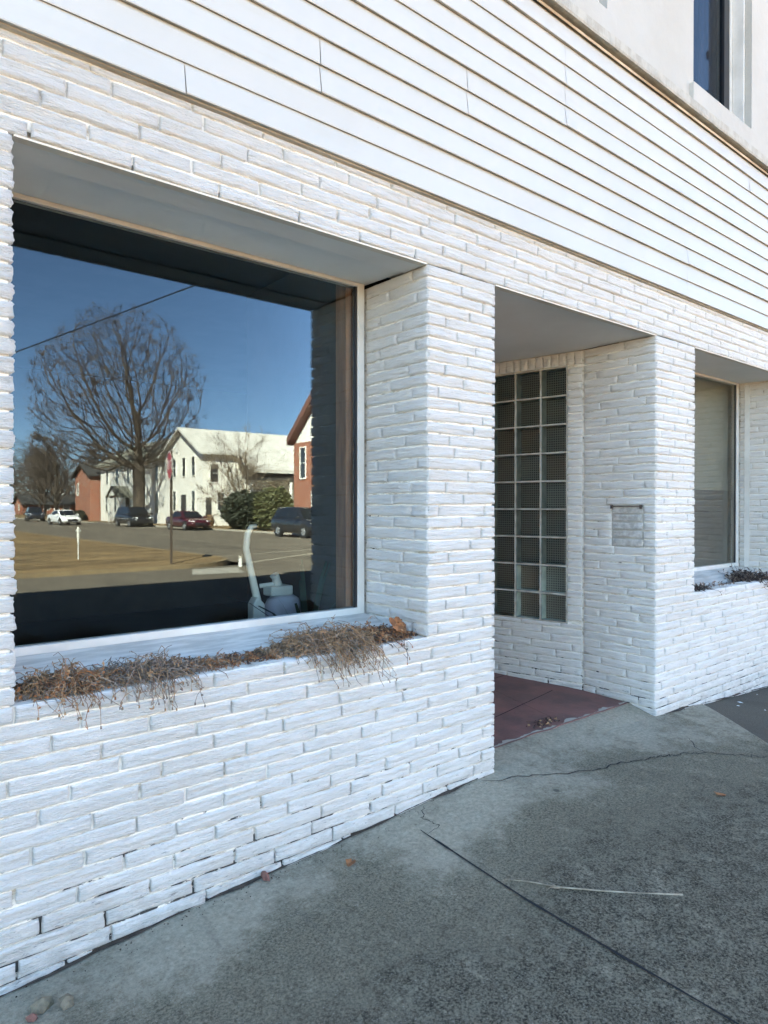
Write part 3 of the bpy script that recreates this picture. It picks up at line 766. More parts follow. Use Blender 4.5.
dead_plant('dead_plant', X1+1.22, X1+1.555, 800, .08, .05, 'dark brown dead plant clump in the trough corner at the brick pier', 5, [M['tan'], M['rustleaf'], M['darkleaf'], M['rustleaf']], 5)
dead_plant('dead_plant', X5+.01, X5+.30, 260, .06, .3, 'black withered plant hanging over the sill at the near end of the second window', 7, [M['darkleaf'], M['darkleaf'], M['grey']], 3, .011)
dead_plant('dead_plant', X5+.25, X5+.85, 40, .015, .0, 'flat brown dead growth along the trough of the second window', 8, [M['tan'], M['darkleaf']], 2)
dead_plant('dead_plant', X5+.93, X5+1.34, 330, .15, .05, 'tall dark dead bush with curled leaves in the trough of the second window', 9, [M['darkleaf'], M['darkleaf'], M['grey']], 2, .016)

def leaf(name, loc, size, rot, label, mat, lobes=5, lift=.25, cat='leaf'):
    mb = MB(); rr = random.Random(int(size*1e4)+int(abs(loc[0])*100)); n = 40; up_, dn = [], []
    for i in range(n):
        t = 2*math.pi*i/n; r = size*(.55+.28*abs(math.cos(t*lobes/2))**.7*(1 if i % 3 else .8))*(1 if abs(math.sin(t)) < .8 else .85)
        x, y = r*math.cos(t)*1.25, r*math.sin(t)*.8
        z = lift*size*(abs(y)/size)**1.2+.12*size*noise.noise((x/size*3, y/size*3, size*50))
        up_.append((x, y, z+.0006)); dn.append((x, y, z))
    vs = up_+dn+[(0, 0, .0006), (0, 0, 0)]
    fs = [(i, (i+1) % n, 2*n) for i in range(n)]+[(n+(i+1) % n, n+i, 2*n+1) for i in range(n)]+[(i, n+i, n+(i+1) % n, (i+1) % n) for i in range(n)]
    mb.mesh(vs, fs); mb.tube([(-size*.5, 0, .001), (-size*1.2, size*.1, .012)], [.0012, .0009], 4)
    o = mb.build(name, mat, None); o.location = loc; o.rotation_euler = rot
    return tag(o, label, cat)
leaf('dry_leaf', (1.885, .085, W+.05), .075, (R(55), R(12), R(20)), 'large curled orange brown leaf on the dead plants at the pier end', M['rustleaf'])
leaf('dry_leaf', (1.46, -.145, gz(1.46, -.145)+.004), .035, (R(6), R(10), R(40)), 'crumpled brown leaf on the concrete at the foot of the wall', M['rustleaf'], 4, .5)
leaf('dry_leaf', (3.03, -.75, gz(3.03, -.75)+.004), .024, (R(5), R(4), R(-38)), 'narrow red brown leaf lying alone on the concrete near the crack', M['rustleaf'], 3)
# little heap of leaves and bits on the entry floor
g = MB(); rr = random.Random(5)
for i in range(60):
    x, y = rr.gauss(3.12, .06), rr.gauss(.245, .02); p = Vector((x, y, .012+rr.random()*.018)); a = Vector((rr.gauss(0, 1), rr.gauss(0, 1), rr.gauss(0, .3))).normalized(); b = a.orthogonal(); s = rr.uniform(.004, .012)
    g.mesh([p-a*s, p+b*s*.5, p+a*s, p-b*s*.5], [(0, 1, 2, 3)], rr.randrange(2))
for i in range(8):
    x, y = rr.gauss(3.10, .06), rr.gauss(.25, .02); g.tube([(x, y, .012), (x+rr.gauss(0, .04), y+rr.gauss(0, .03), .03), (x+rr.gauss(0, .05), y+rr.gauss(0, .05), .018)], .0012, 4, 1)
tag(g.build('leaf_litter', [M['tan'], M['darkleaf']], recalc=False), 'small heap of dry leaf bits on the red entry floor edge', 'litter', kind='stuff')
g = MB(); g.tube([(2.46, .33, .02), (2.50, .345, .028), (2.56, .34, .021)], [.008, .011, .005], 6); tag(g.build('paper_scrap', M['scrap']), 'small white scrap on the red entry floor by the pier edge', 'scrap')

# twig on the pavement
P = [(1.79, -.585), (1.835, -.655), (1.885, -.738), (1.97, -.82), (2.07, -.915), (2.171, -1.013)]
g = MB(); g.tube([(x, y, gz(x, y)+.004+.006*math.sin(i*1.1)) for i, (x, y) in enumerate(P)], [.0012, .002, .0027, .003, .0036, .0046], 7)
x, y = P[2]; z = gz(x, y)+.006; g.tube([(x, y, z), (x-.035, y+.012, z+.010), (x-.055, y+.015, z+.004)], [.0022, .0016, .0008], 5); g.tube([(x, y, z), (x-.02, y+.03, z+.014)], [.002, .001], 5)
tag(g.build('twig', M['twig'], smooth=True), 'thin bleached twig lying across the concrete pavement', 'twig')
# chips and rubble at the wall foot
def rock(name, loc, s, mat, label, seed, cat):
    me = bmesh.new(); bmesh.ops.create_icosphere(me, subdivisions=1, radius=1); rr = random.Random(seed); o_ = rr.uniform(0, 50)
    for v in me.verts:
        f = 1+.6*noise.noise(v.co*1.6+Vector((o_, 0, 0))); v.co = Vector((v.co.x*s[0], v.co.y*s[1], v.co.z*s[2]))*f
    m = bpy.data.meshes.new(name); me.to_mesh(m); me.free(); m.materials.append(mat)
    o = bpy.data.objects.new(name, m); COL.objects.link(o); o.location = loc; o.rotation_euler = (0, 0, rr.uniform(0, 3)); return tag(o, label, cat)
rock('brick_chip', (1.185, -.016, gz(1.185, 0)+.012), (.032, .012, .016), M['chip'], 'red brick chip wedged at the foot of the white wall', 3, 'brick chip')
rock('rubble', (.445, -.135, gz(.44, -.13)+.012), (.034, .024, .017), M['stone'], 'larger pale plaster lump on the pavement by the wall', 4, 'rubble')
rock('rubble', (.495, -.17, gz(.49, -.17)+.010), (.026, .018, .013), M['stone'], 'smaller pale plaster lump beside the larger one at the wall foot', 9, 'rubble')
rock('brick_chip', (.415, -.165, gz(.41, -.16)+.007), (.016, .012, .010), M['chip'], 'small dark red chip next to the pale plaster lumps', 8, 'brick chip')

# ------------------------------------------------------------------ inside the large window
vx, vy, fz = 1.93, 1.2, .045
vac = empty('vacuum_cleaner', (vx, vy, fz), 'old white upright vacuum cleaner with grey bag behind the large window', 'vacuum cleaner')
g = MB(); g.tube([(vx-.105, vy, 1.120), (vx-.135, vy, 1.116), (vx-.160, vy, 1.075), (vx-.168, vy, 1.0), (vx-.140, vy, .88), (vx-.108, vy, .75), (vx-.08, vy, .62), (vx-.06, vy, .45)], [.010, .015, .018, .018, .019, .021, .025, .03], 12)
g.build('handle', M['plastic'], vac, smooth=True)
g = MB(); n = 14; vs = []
prof = [(.36, .06, .045), (.40, .085, .062), (.50, .10, .07), (.60, .106, .073), (.68, .10, .068), (.715, .085, .058), (.735, .055, .04)]
for z, a, b in prof:
    for k in range(n):
        w = 2*math.pi*k/n; cx = math.copysign(abs(math.cos(w))**.6, math.cos(w)); sy = math.copysign(abs(math.sin(w))**.6, math.sin(w))
        vs.append((vx+.045+a*cx, vy-.03+b*sy, z))
fs = [(i*n+k, i*n+(k+1) % n, (i+1)*n+(k+1) % n, (i+1)*n+k) for i in range(len(prof)-1) for k in range(n)]+[tuple(range(n-1, -1, -1)), tuple((len(prof)-1)*n+k for k in range(n))]
g.mesh(vs, fs); g.build('dust_bag', M['bag'], vac, smooth=True)
g = MB(); g.box(vx-.055, vx+.085, vy-.075, vy+.02, .735, .79); cap_ = g.build('bag_cap', M['greyplastic'], vac, bevel=.01)
g = MB(); g.tube([(vx+.01, vy-.03, .79), (vx+.0, vy-.03, .83), (vx-.012, vy-.03, .85)], [.028, .022, .026], 10); g.tube([(vx+.0, vy-.03, .80), (vx-.085, vy, .79)], .012, 8); g.build('hose_spout', M['greyplastic'], cap_)
g = MB(); g.extrude([(vx-.155, .30), (vx-.155, .70), (vx-.13, .74), (vx-.085, .70), (vx-.06, .30)], 'y', vy-.06, vy+.01); g.build('side_housing', M['plastic'], vac, bevel=.008)
g = MB(); g.extrude([(vx-.18, .05), (vx+.18, .05), (vx+.17, .16), (vx+.06, .36), (vx-.10, .36), (vx-.17, .18)], 'y', vy-.16, vy+.10); g.build('base', M['greyplastic'], vac, bevel=.02)

pl = empty('potted_plant', (2.02, 1.0, .045), 'dark green leafy plant standing inside beside the vacuum cleaner', 'plant')
g = MB(); g.tube([(2.02, 1.0, .045), (2.02, 1.0, .33)], [.10, .14], 18); g.build('pot', M['brown_in'], pl)
g = MB(); rr = random.Random(11)
for i in range(40):
    a = rr.uniform(0, 6.28); e = rr.uniform(.3, 1.3); p = Vector((2.02, 1.0, .33)); d_ = Vector((math.cos(a)*math.cos(e)*.5, math.sin(a)*math.cos(e)*.4, math.sin(e))); w = Vector((-math.sin(a), math.cos(a), 0)); pts = []
    ln = rr.uniform(.45, .78)
    for k in range(6):
        pts.append((p.copy(), .012*math.sin(math.pi*(k+.6)/6.3)+.002)); d_ += Vector((0, 0, -.13)); p = p+d_.normalized()*ln/6
    vs = [q for c, r_ in pts for q in (c-w*r_, c+w*r_+Vector((0, 0, .004)))]
    g.mesh(vs, [(k*2, k*2+1, k*2+3, k*2+2) for k in range(5)])
g.build('foliage', M['fern'], pl, recalc=False)

# ------------------------------------------------------------------ across the street (seen mirrored in the glass)
def window_part(root, face, c, w, z0, z1, frame=M['whitepaint'], fw=.09):
    """face '-x' (c = (x, y centre)) or '+y' (c = (x centre, y))"""
    f, p = MB(), MB()
    def bx(m, a0, a1, q0, q1, d0, d1):
        if face == '-x': m.box(c[0]-d1, c[0]-d0, a0, a1, q0, q1)
        else: m.box(a0, a1, c[1]+d0, c[1]+d1, q0, q1)
    m_ = c[1] if face == '-x' else c[0]
    bx(f, m_-w/2-fw, m_-w/2, z0-fw, z1+fw, -.02, .05); bx(f, m_+w/2, m_+w/2+fw, z0-fw, z1+fw, -.02, .05)
    bx(f, m_-w/2, m_+w/2, z1, z1+fw, -.02, .06); bx(f, m_-w/2, m_+w/2, z0-fw, z0, -.02, .07); bx(f, m_-w/2, m_+w/2, (z0+z1)/2-.025, (z0+z1)/2+.025, .012, .03)
    fr = f.build('window', frame, root); bx(p, m_-w/2, m_+w/2, z0, z1, -.02, .011); p.build('pane', M['housepane'], fr); return fr
def door_part(root, face, c, w, z0, z1, mat):
    f = MB()
    m_ = c[1] if face == '-x' else c[0]
    if face == '-x': f.box(c[0]-.06, c[0]+.02, m_-w/2, m_+w/2, z0, z1)
    else: f.box(m_-w/2, m_+w/2, c[1]-.02, c[1]+.06, z0, z1)
    fr = f.build('door', mat, root); h = MB()
    if face == '-x': h.cyl((c[0]-.06, m_+w*.36, z0+1), (c[0]-.11, m_+w*.36, z0+1), .03, 8)
    else: h.cyl((m_+w*.36, c[1]+.06, z0+1), (m_+w*.36, c[1]+.11, z0+1), .03, 8)
    h.build('handle', M['rim'], fr)
def gable(root, x0, x1, y0, y1, zb, ze, zp, axis, wall, roof, oh=.45, th=.18, parts=('wall', 'roof')):
    w = MB()
    if axis == 'x':
        ym = (y0+y1)/2; w.extrude([(y0, zb), (y1, zb), (y1, ze), (ym, zp), (y0, ze)], 'x', x0, x1)
        sl = (zp-ze)/(ym-y0); r_ = MB()
        r_.extrude([(y0-oh, ze-oh*sl+.02), (ym, zp+.02), (y1+oh, ze-oh*sl+.02), (y1+oh, ze-oh*sl+.02+th), (ym, zp+.02+th), (y0-oh, ze-oh*sl+.02+th)], 'x', x0-oh, x1+oh)
    else:
        xm = (x0+x1)/2; w.extrude([(x0, zb), (x1, zb), (x1, ze), (xm, zp), (x0, ze)], 'y', y0, y1)
        sl = (zp-ze)/(xm-x0); r_ = MB()
        r_.extrude([(x0-oh, ze-oh*sl+.02), (xm, zp+.02), (x1+oh, ze-oh*sl+.02), (x1+oh, ze-oh*sl+.02+th), (xm, zp+.02+th), (x0-oh, ze-oh*sl+.02+th)], 'y', y0-oh, y1+oh)
    a = w.build(parts[0], wall, root); b = r_.build(parts[1], roof, root); return a, b

# white gabled house
wh = empty('white_house', (28, -55.8, LZ), 'white two storey house with pale metal roof and gable front behind the burgundy car', 'house')
gable(wh, 25.1, 31.4, -59.98, -51.7, LZ, 5.96, 8.16, 'x', M['clap'], M['metalroof'], .5, .2)
m = MB(); m.box(31.402, 52.7, -59.7, -51.95, LZ, 4.58); m.build('rear_wing_wall', M['clap'], wh)
m = MB(); m.extrude([(-48.3, 4.14), (-48.3, 4.43), (-55.84, 8.39), (-63.4, 4.43), (-63.4, 4.14), (-55.84, 8.10)], 'x', 27.9, 52.7); m.build('long_roof', M['metalroof'], wh)
m = MB(); m.box(28, 52.7, -48.95, -48.63, 3.5, 4.15); m.build('eave_shade_band', M['darkroof'], wh)  # dark strip standing in for the shade under the long roof's eave
for x in (28.1, 32, 35.9, 39.8, 43.7, 47.6): m = MB(); m.box(x, x+.18, -48.9, -48.7, LZ, 3.5); m.build('porch_post', M['whitepaint'], wh)
m = MB(); m.box(27.6, 52.7, -51.7, -48.55, LZ-.1, LZ+.35); m.build('porch_floor', M['curb'], wh)
for y in (-57.66, -55.53, -53.52): window_part(wh, '-x', (25.1, y), .65, 4.0, 5.6)
for y in (-57.66, -53.52): window_part(wh, '-x', (25.1, y), .65, .88, 2.64)
door_part(wh, '-x', (25.1, -55.6), .95, -.12, 2.32, M['darkroof'])
window_part(wh, '+y', (26.17, -51.7), .7, 3.39, 4.9); window_part(wh, '+y', (26.8, -51.7), .6, .94, 2.45); door_part(wh, '+y', (25.63, -51.7), .5, -.12, 2.05, M['darkroof'])
m = MB(); m.box(38.9, 39.65, -56.3, -55.5, 7.85, 9.35); m.build('chimney', M['redbrick'], wh)

ww = empty('white_house', (29, -70, LZ), 'long white house with grey shingle roof and small porch behind the big bare tree trunk', 'house')
gable(ww, 25.5, 34.3, -80.57, -60.6, LZ, 6.15, 8.6, 'y', M['clap'], M['shingle'], .6, .22)
for y in (-63.0, -67.4, -71.15, -74.7, -78.1): window_part(ww, '-x', (25.5, y), .75, 3.83, 5.4)
for y in (-63.0, -67.4, -75.3, -78.3): window_part(ww, '-x', (25.5, y), .75, .69, 2.57)
door_part(ww, '-x', (25.5, -71.3), 1.1, -.19, 2.2, M['darkroof'])
m = MB(); m.extrude([(-73.04, 2.39), (-71.3, 3.45), (-69.52, 2.39), (-69.52, 2.22), (-71.3, 3.28), (-73.04, 2.22)], 'x', 23.7, 25.43); pr_ = m.build('porch_roof', M['shingle'], ww)
m = MB(); m.extrude([(-72.66, 2.41), (-71.3, 3.25), (-69.9, 2.41)], 'x', 23.85, 23.92); m.box(23.85, 23.97, -72.7, -72.58, LZ, 2.41); m.box(23.85, 23.97, -69.98, -69.86, LZ, 2.41); m.build('porch_front', M['whitepaint'], pr_)

bh = empty('brick_house', (28, -84.6, LZ), 'narrow red brick house with dark gable roof beyond the long white house', 'house')
gable(bh, 24.6, 33.9, -87.7, -81.57, LZ, 5.02, 6.28, 'x', M['redbrick'], M['darkroof'], .4, .24)
window_part(bh, '-x', (24.6, -86.6), .63, 2.7, 4.08); window_part(bh, '+y', (30.7, -81.57), 1, 2.7, 4.2)

lh = empty('low_house', (40, -162, LZ), 'low brick house with long dark roof far behind the white car', 'house')
gable(lh, 33.4, 57.7, -167.7, -158.9, LZ, 1.9, 4.1, 'x', M['redbrick'], M['darkroof'], .6, .24)
for x in (38, 42, 47.7): window_part(lh, '+y', (x, -158.9), 1.2, .63, 1.7)
door_part(lh, '+y', (40, -158.9), 1.1, LZ+.1, 1.8, M['whitepaint'])
window_part(lh, '-x', (33.4, -163.3), 1.1, .6, 1.75)
m = MB(); m.box(41.4, 42.5, -163.8, -162.6, 3.7, 5.3); m.build('chimney', M['signwhite'], lh)

rh = empty('brick_house', (29, -32.6, LZ), 'steep gabled red brick house with cream gable and brown rake boards', 'house')
w = MB(); w.extrude([(-37.1, LZ), (-28.1, LZ), (-28.1, 5.6), (-37.1, 5.6)], 'x', 25.1, 42.7); w.build('wall', M['redbrick'], rh)
w = MB(); w.extrude([(-37.1, 5.602), (-28.1, 5.602), (-32.6, 9.7)], 'x', 25.15, 42.6); w.build('gable_infill', M['whitepaint'], rh)
w = MB(); w.extrude([(-37.25, 5.46), (-32.6, 9.72), (-27.95, 5.46), (-27.95, 5.95), (-32.6, 10.25), (-37.25, 5.95)], 'x', 24.6, 43.2); w.build('roof', M['brownroof'], rh)
window_part(rh, '-x', (25.1, -35.95), .6, 3.2, 5.2); window_part(rh, '-x', (25.1, -30.9), 1.2, 3.08, 5.2); window_part(rh, '-x', (25.1, -34.4), .9, .9, 2.2)
window_part(rh, '+y', (31.4, -28.2), 1.2, .7, 2.4)
door_part(rh, '-x', (25.1, -32.5), 1.2, -.19, 2.45, M['wood'])
m = MB(); m.box(30, 31.3, -34.5, -33.4, 8.5, 12.5); m.build('chimney', M['redbrick'], rh)

# bare trees
def bare_tree(name, loc, height, spread, seed, label, trunk_r, levels, barkm, twigm, fork=.3, limbs=9, group=None, tr_min=.012, crown_flat=1.0, nch=(5, 6, 6, 6)):
    rr = random.Random(seed); root = empty(name, loc, label, 'tree', group)
    tk, cr = MB(), MB()
    def grow(p, d, ln, r, lv):
        k = 5 if lv < 3 else 3; pts, rad = [p.copy()], [r]; dirs = []
        d = d.normalized()
        for i in range(k):
            d = d+Vector((rr.gauss(0, .13), rr.gauss(0, .13), rr.gauss(.045 if lv < 3 else -.01, .09))); d.normalize()
            p = p+d*ln/k; pts.append(p.copy()); rad.append(max(r*(1-.72*(i+1)/k), tr_min*.6)); dirs.append(d.copy())
        (tk if lv <= 1 else cr).tube(pts, rad, 8 if lv == 0 else 6 if lv == 1 else 4 if lv == 2 else 3, cap=False)
        if lv >= levels: return
        n = nch[min(lv, len(nch)-1)]
        for c in range(n):
            t = .22+.78*(c+rr.random()*.8)/n; t = min(t, .99); i = min(int(t*k), k-1); f = t*k-i
            q = pts[i].lerp(pts[i+1], f); dd = dirs[i]; a = dd.orthogonal().normalized(); b = dd.cross(a); w = rr.uniform(0, 6.283); sp_ = rr.uniform(.55, 1.05)
            nd = dd+(a*math.cos(w)+b*math.sin(w))*sp_
            grow(q, nd, ln*rr.uniform(.42, .66)*(1.05-.3*t), max(rad[i]*.55, tr_min), lv+1)
    zf = height*fork
    pts = [Vector((0, 0, -.2)), Vector((0, 0, .25)), Vector((.04*height*.1, 0, zf*.5)), Vector((0, .02*height*.1, zf)), Vector((.02*height, 0, zf*1.5))]
    tk.tube(pts, [trunk_r*1.45, trunk_r*1.08, trunk_r*.92, trunk_r*.82, trunk_r*.55], 12, cap=False)
    for i in range(limbs):
        a = 2*math.pi*i/limbs+rr.uniform(-.3, .3); inc = (i % 3)/2
        out = spread*(.35+.65*inc)*rr.uniform(.85, 1.1); upz = (height-zf)*(1.0-.52*inc*crown_flat)*rr.uniform(.88, 1.04)
        d = Vector((math.cos(a)*out, math.sin(a)*out, upz*.9)); ln = math.hypot(out, upz)*.80
        st = Vector((0, 0, zf*(.72+.5*(1-inc))))
        grow(st, d, ln, trunk_r*(.46+.12*(1-inc)), 1)
    tk.build('trunk', barkm, root, world=False, smooth=True, recalc=False); cr.build('crown', twigm, root, world=False, recalc=False)
    return root
def domed_tree(name, loc, label, trunk_r, fork, cen, rad, natt, step, seed, twn, twl):
    """limbs grow towards points spread through the crown, so they thin out and fill it like a real broad tree"""
    from mathutils.kdtree import KDTree
    rr = random.Random(seed); root = empty(name, loc, label, 'tree')
    att = []
    while len(att) < natt:
        v = Vector((rr.uniform(-1, 1), rr.uniform(-1, 1), rr.uniform(-1, 1))); l = v.length
        if l > 1 or rr.random() > .25+.75*l: continue
        rz_ = rad[2] if v.z > 0 else rad[3]
        f = 1+.13*noise.noise(v*2.1+Vector((seed, 0, 0)))
        att.append(Vector((cen[0]+v.x*rad[0]*f, cen[1]+v.y*rad[1]*f, cen[2]+v.z*rz_*f)))
    P, par = [Vector((0, 0, -.3))], [-1]
    while P[-1].z < fork:
        P.append(P[-1]+Vector((rr.gauss(0, .02), rr.gauss(0, .02), 1))*step); par.append(len(P)-2)
    alive = att; first = len(P)-1
    for it in range(120):
        kd = KDTree(len(P))
        for i, p in enumerate(P): kd.insert(p, i)
        kd.balance(); pull = {}; keep = []
        for a in alive:
            co, i, d = kd.find(a)
            if d < step*1.5: continue
            keep.append(a)
            if i < first-1: i = first
            pull.setdefault(i, Vector((0, 0, 0))); pull[i] += (a-P[i]).normalized()
        alive = keep
        if not pull or len(P) > 12000: break
        for i, v in pull.items():
            d = v.normalized()+Vector((rr.gauss(0, .16), rr.gauss(0, .16), rr.gauss(.02, .12)))
            if par[i] >= 0: d += (P[i]-P[par[i]]).normalized()*.55
            P.append(P[i]+d.normalized()*step); par.append(i)
    n = len(P); ch = [[] for _ in range(n)]
    for i in range(1, n): ch[par[i]].append(i)
    e = 1.95; r = [0.0]*n
    for i in range(n-1, -1, -1): r[i] = (sum(r[c]**e for c in ch[i])+(.0 if ch[i] else 1))**(1/e)
    k = trunk_r/r[min(3, n-1)]; r = [max(q*k, .011) for q in r]
    tk, cr = MB(), MB(); todo = [(0, -1)]
    while todo:
        i, pa = todo.pop(); pts, rads = ([P[pa]], [min(r[i]*1.1, r[pa])]) if pa >= 0 else ([], [])
        while True:
            pts.append(P[i]); rads.append(r[i]*(1.35 if i == 0 else 1.1 if i == 1 else 1))
            if not ch[i]: break
            c = sorted(ch[i], key=lambda q: -r[q]); todo += [(q, i) for q in c[1:]]; i = c[0]
        (tk if rads[0] > trunk_r*.16 else cr).tube(pts, rads, 10 if rads[0] > trunk_r*.5 else 6 if rads[0] > .06 else 4 if rads[0] > .025 else 3, cap=False)
    for i in range(first, n):
        if r[i] > .05: continue
        for _ in range(twn if not ch[i] else (1 if rr.random() < .55 else 0)):
            d = (P[i]-P[par[i]]).normalized()+Vector((rr.gauss(0, .7), rr.gauss(0, .7), rr.gauss(.15, .55))); d.normalize(); ln = twl*rr.uniform(.5, 1.2)
            q1 = P[i]+d*ln*.5; q2 = q1+(d+Vector((rr.gauss(0, .3), rr.gauss(0, .3), rr.gauss(.05, .25)))).normalized()*ln*.5
            cr.tube([P[i], q1, q2], [.010, .008, .005], 3, cap=False)
            d2 = (d+Vector((rr.gauss(0, .7), rr.gauss(0, .7), rr.gauss(0, .6)))).normalized(); cr.tube([q1, q1+d2*ln*.45], [.008, .005], 3, cap=False)
    tk.build('trunk', M['bark'], root, world=False, smooth=True, recalc=False); cr.build('crown', M['twigs'], root, world=False, recalc=False)
    return root
domed_tree('bare_tree', (23.05, -61.2, LZ), 'big bare tree with broad domed crown standing before the long white house', .56, 5.4, (-1.3, -1.1, 12.0), (7.7, 7.7, 8.0, 7.6), 5200, .42, 4, 8, .9)
bare_tree('shrub_tree', (26.0, -46.2, LZ), 7.8, 3.3, 5, 'small pale multi stemmed bare tree before the roof of the white house', .13, 4, M['palebark'], M['palebark'], .10, 11, tr_min=.013, nch=(5, 5, 6, 5))
bt0 = bare_tree('bare_tree', (24.6, -97, LZ), 11, 5.2, 33, 'slim bare tree before the low dark roofed house far down the street', .2, 4, M['bark'], M['twigs'], .25, 10, tr_min=.024, nch=(5, 6, 6, 5))
spots = [((29.5, -124, LZ), 1.15, 1.2), ((35, -114, LZ), 1.1, 2.2), ((40, -96, LZ), 1.05, 3.0), ((32.6, -141, LZ), 1.3, 4.1), ((44, -89, LZ), 1.1, .4), ((46, -79, LZ), .95, 5.1), ((26.4, -149, LZ), 1.2, 5.6), ((41, -179, LZ), 1.3, .9), ((53, -151, LZ), 1.4, 2.6), ((34, -201, LZ), 1.6, 3.7), ((58, -189, LZ), 1.6, 1.5), ((48, -66, LZ), .74, 4.4), ((46, -200, LZ), 1.5, 4.9), ((38, -150, LZ), 1.1, .2)]
for p_, s_, a_ in spots:
    c = copy_tree(bt0); c.location = p_; c.scale = (s_, s_, s_); c.rotation_euler.z = a_
    c['label'] = 'bare tree among those massed behind the houses down the side street'; c['group'] = 'bare trees behind the houses'

def bush(name, loc, rx, ry, rz, mat, n, seed, label, sz=.13):
    rr = random.Random(seed); root = empty(name, loc, label, 'bush'); g = MB()
    for i in range(n):
        v = Vector((rr.gauss(0, 1), rr.gauss(0, 1), rr.gauss(0, 1))).normalized(); r = rr.random()**.28*(1+.22*noise.noise(v*2.2+Vector((seed, 0, 0))))
        p = Vector((v.x*rx*r, v.y*ry*r, rz+v.z*rz*r))
        if p.z < .02: p.z = rr.uniform(.02, .3)
        a = Vector((rr.gauss(0, 1), rr.gauss(0, 1), rr.gauss(0, 1))).normalized(); b = a.orthogonal().normalized(); s = sz*rr.uniform(.5, 1.1)
        g.mesh([p-a*s, p+b*s*.55, p+a*s, p-b*s*.55], [(0, 1, 2, 3)])
    g.build('foliage', mat, root, world=False, recalc=False)
    s = MB()
    for i in range(7):
        a = i*.9; s.tube([(0, 0, -.1), (math.cos(a)*rx*.25, math.sin(a)*ry*.25, rz*.7), (math.cos(a)*rx*.5, math.sin(a)*ry*.5, rz*1.3)], [.04, .03, .012], 5)
    s.build('stem', M['bark'], root, world=False); return root
bush('round_bush', (23.9, -42.2, LZ), 1.55, 1.65, 1.4, M['hedge'], 7000, 3, 'dark round clipped bush beside the burgundy car', .15)
bush('olive_bush', (24.4, -38.6, LZ), 1.4, 1.6, 1.5, M['hedge2'], 7000, 4, 'yellowish olive green bush behind the charcoal parked suv', .15)
bush('low_shrub', (23.9, -48.0, LZ), .45, .5, .5, M['tan'], 900, 6, 'small straw coloured shrub at the corner of the white house', .1)
bush('foundation_shrub', (24.1, -84.5, LZ), .5, 2.6, .6, M['hedge'], 2500, 8, 'low dark hedge along the foot of the narrow red brick house', .14)

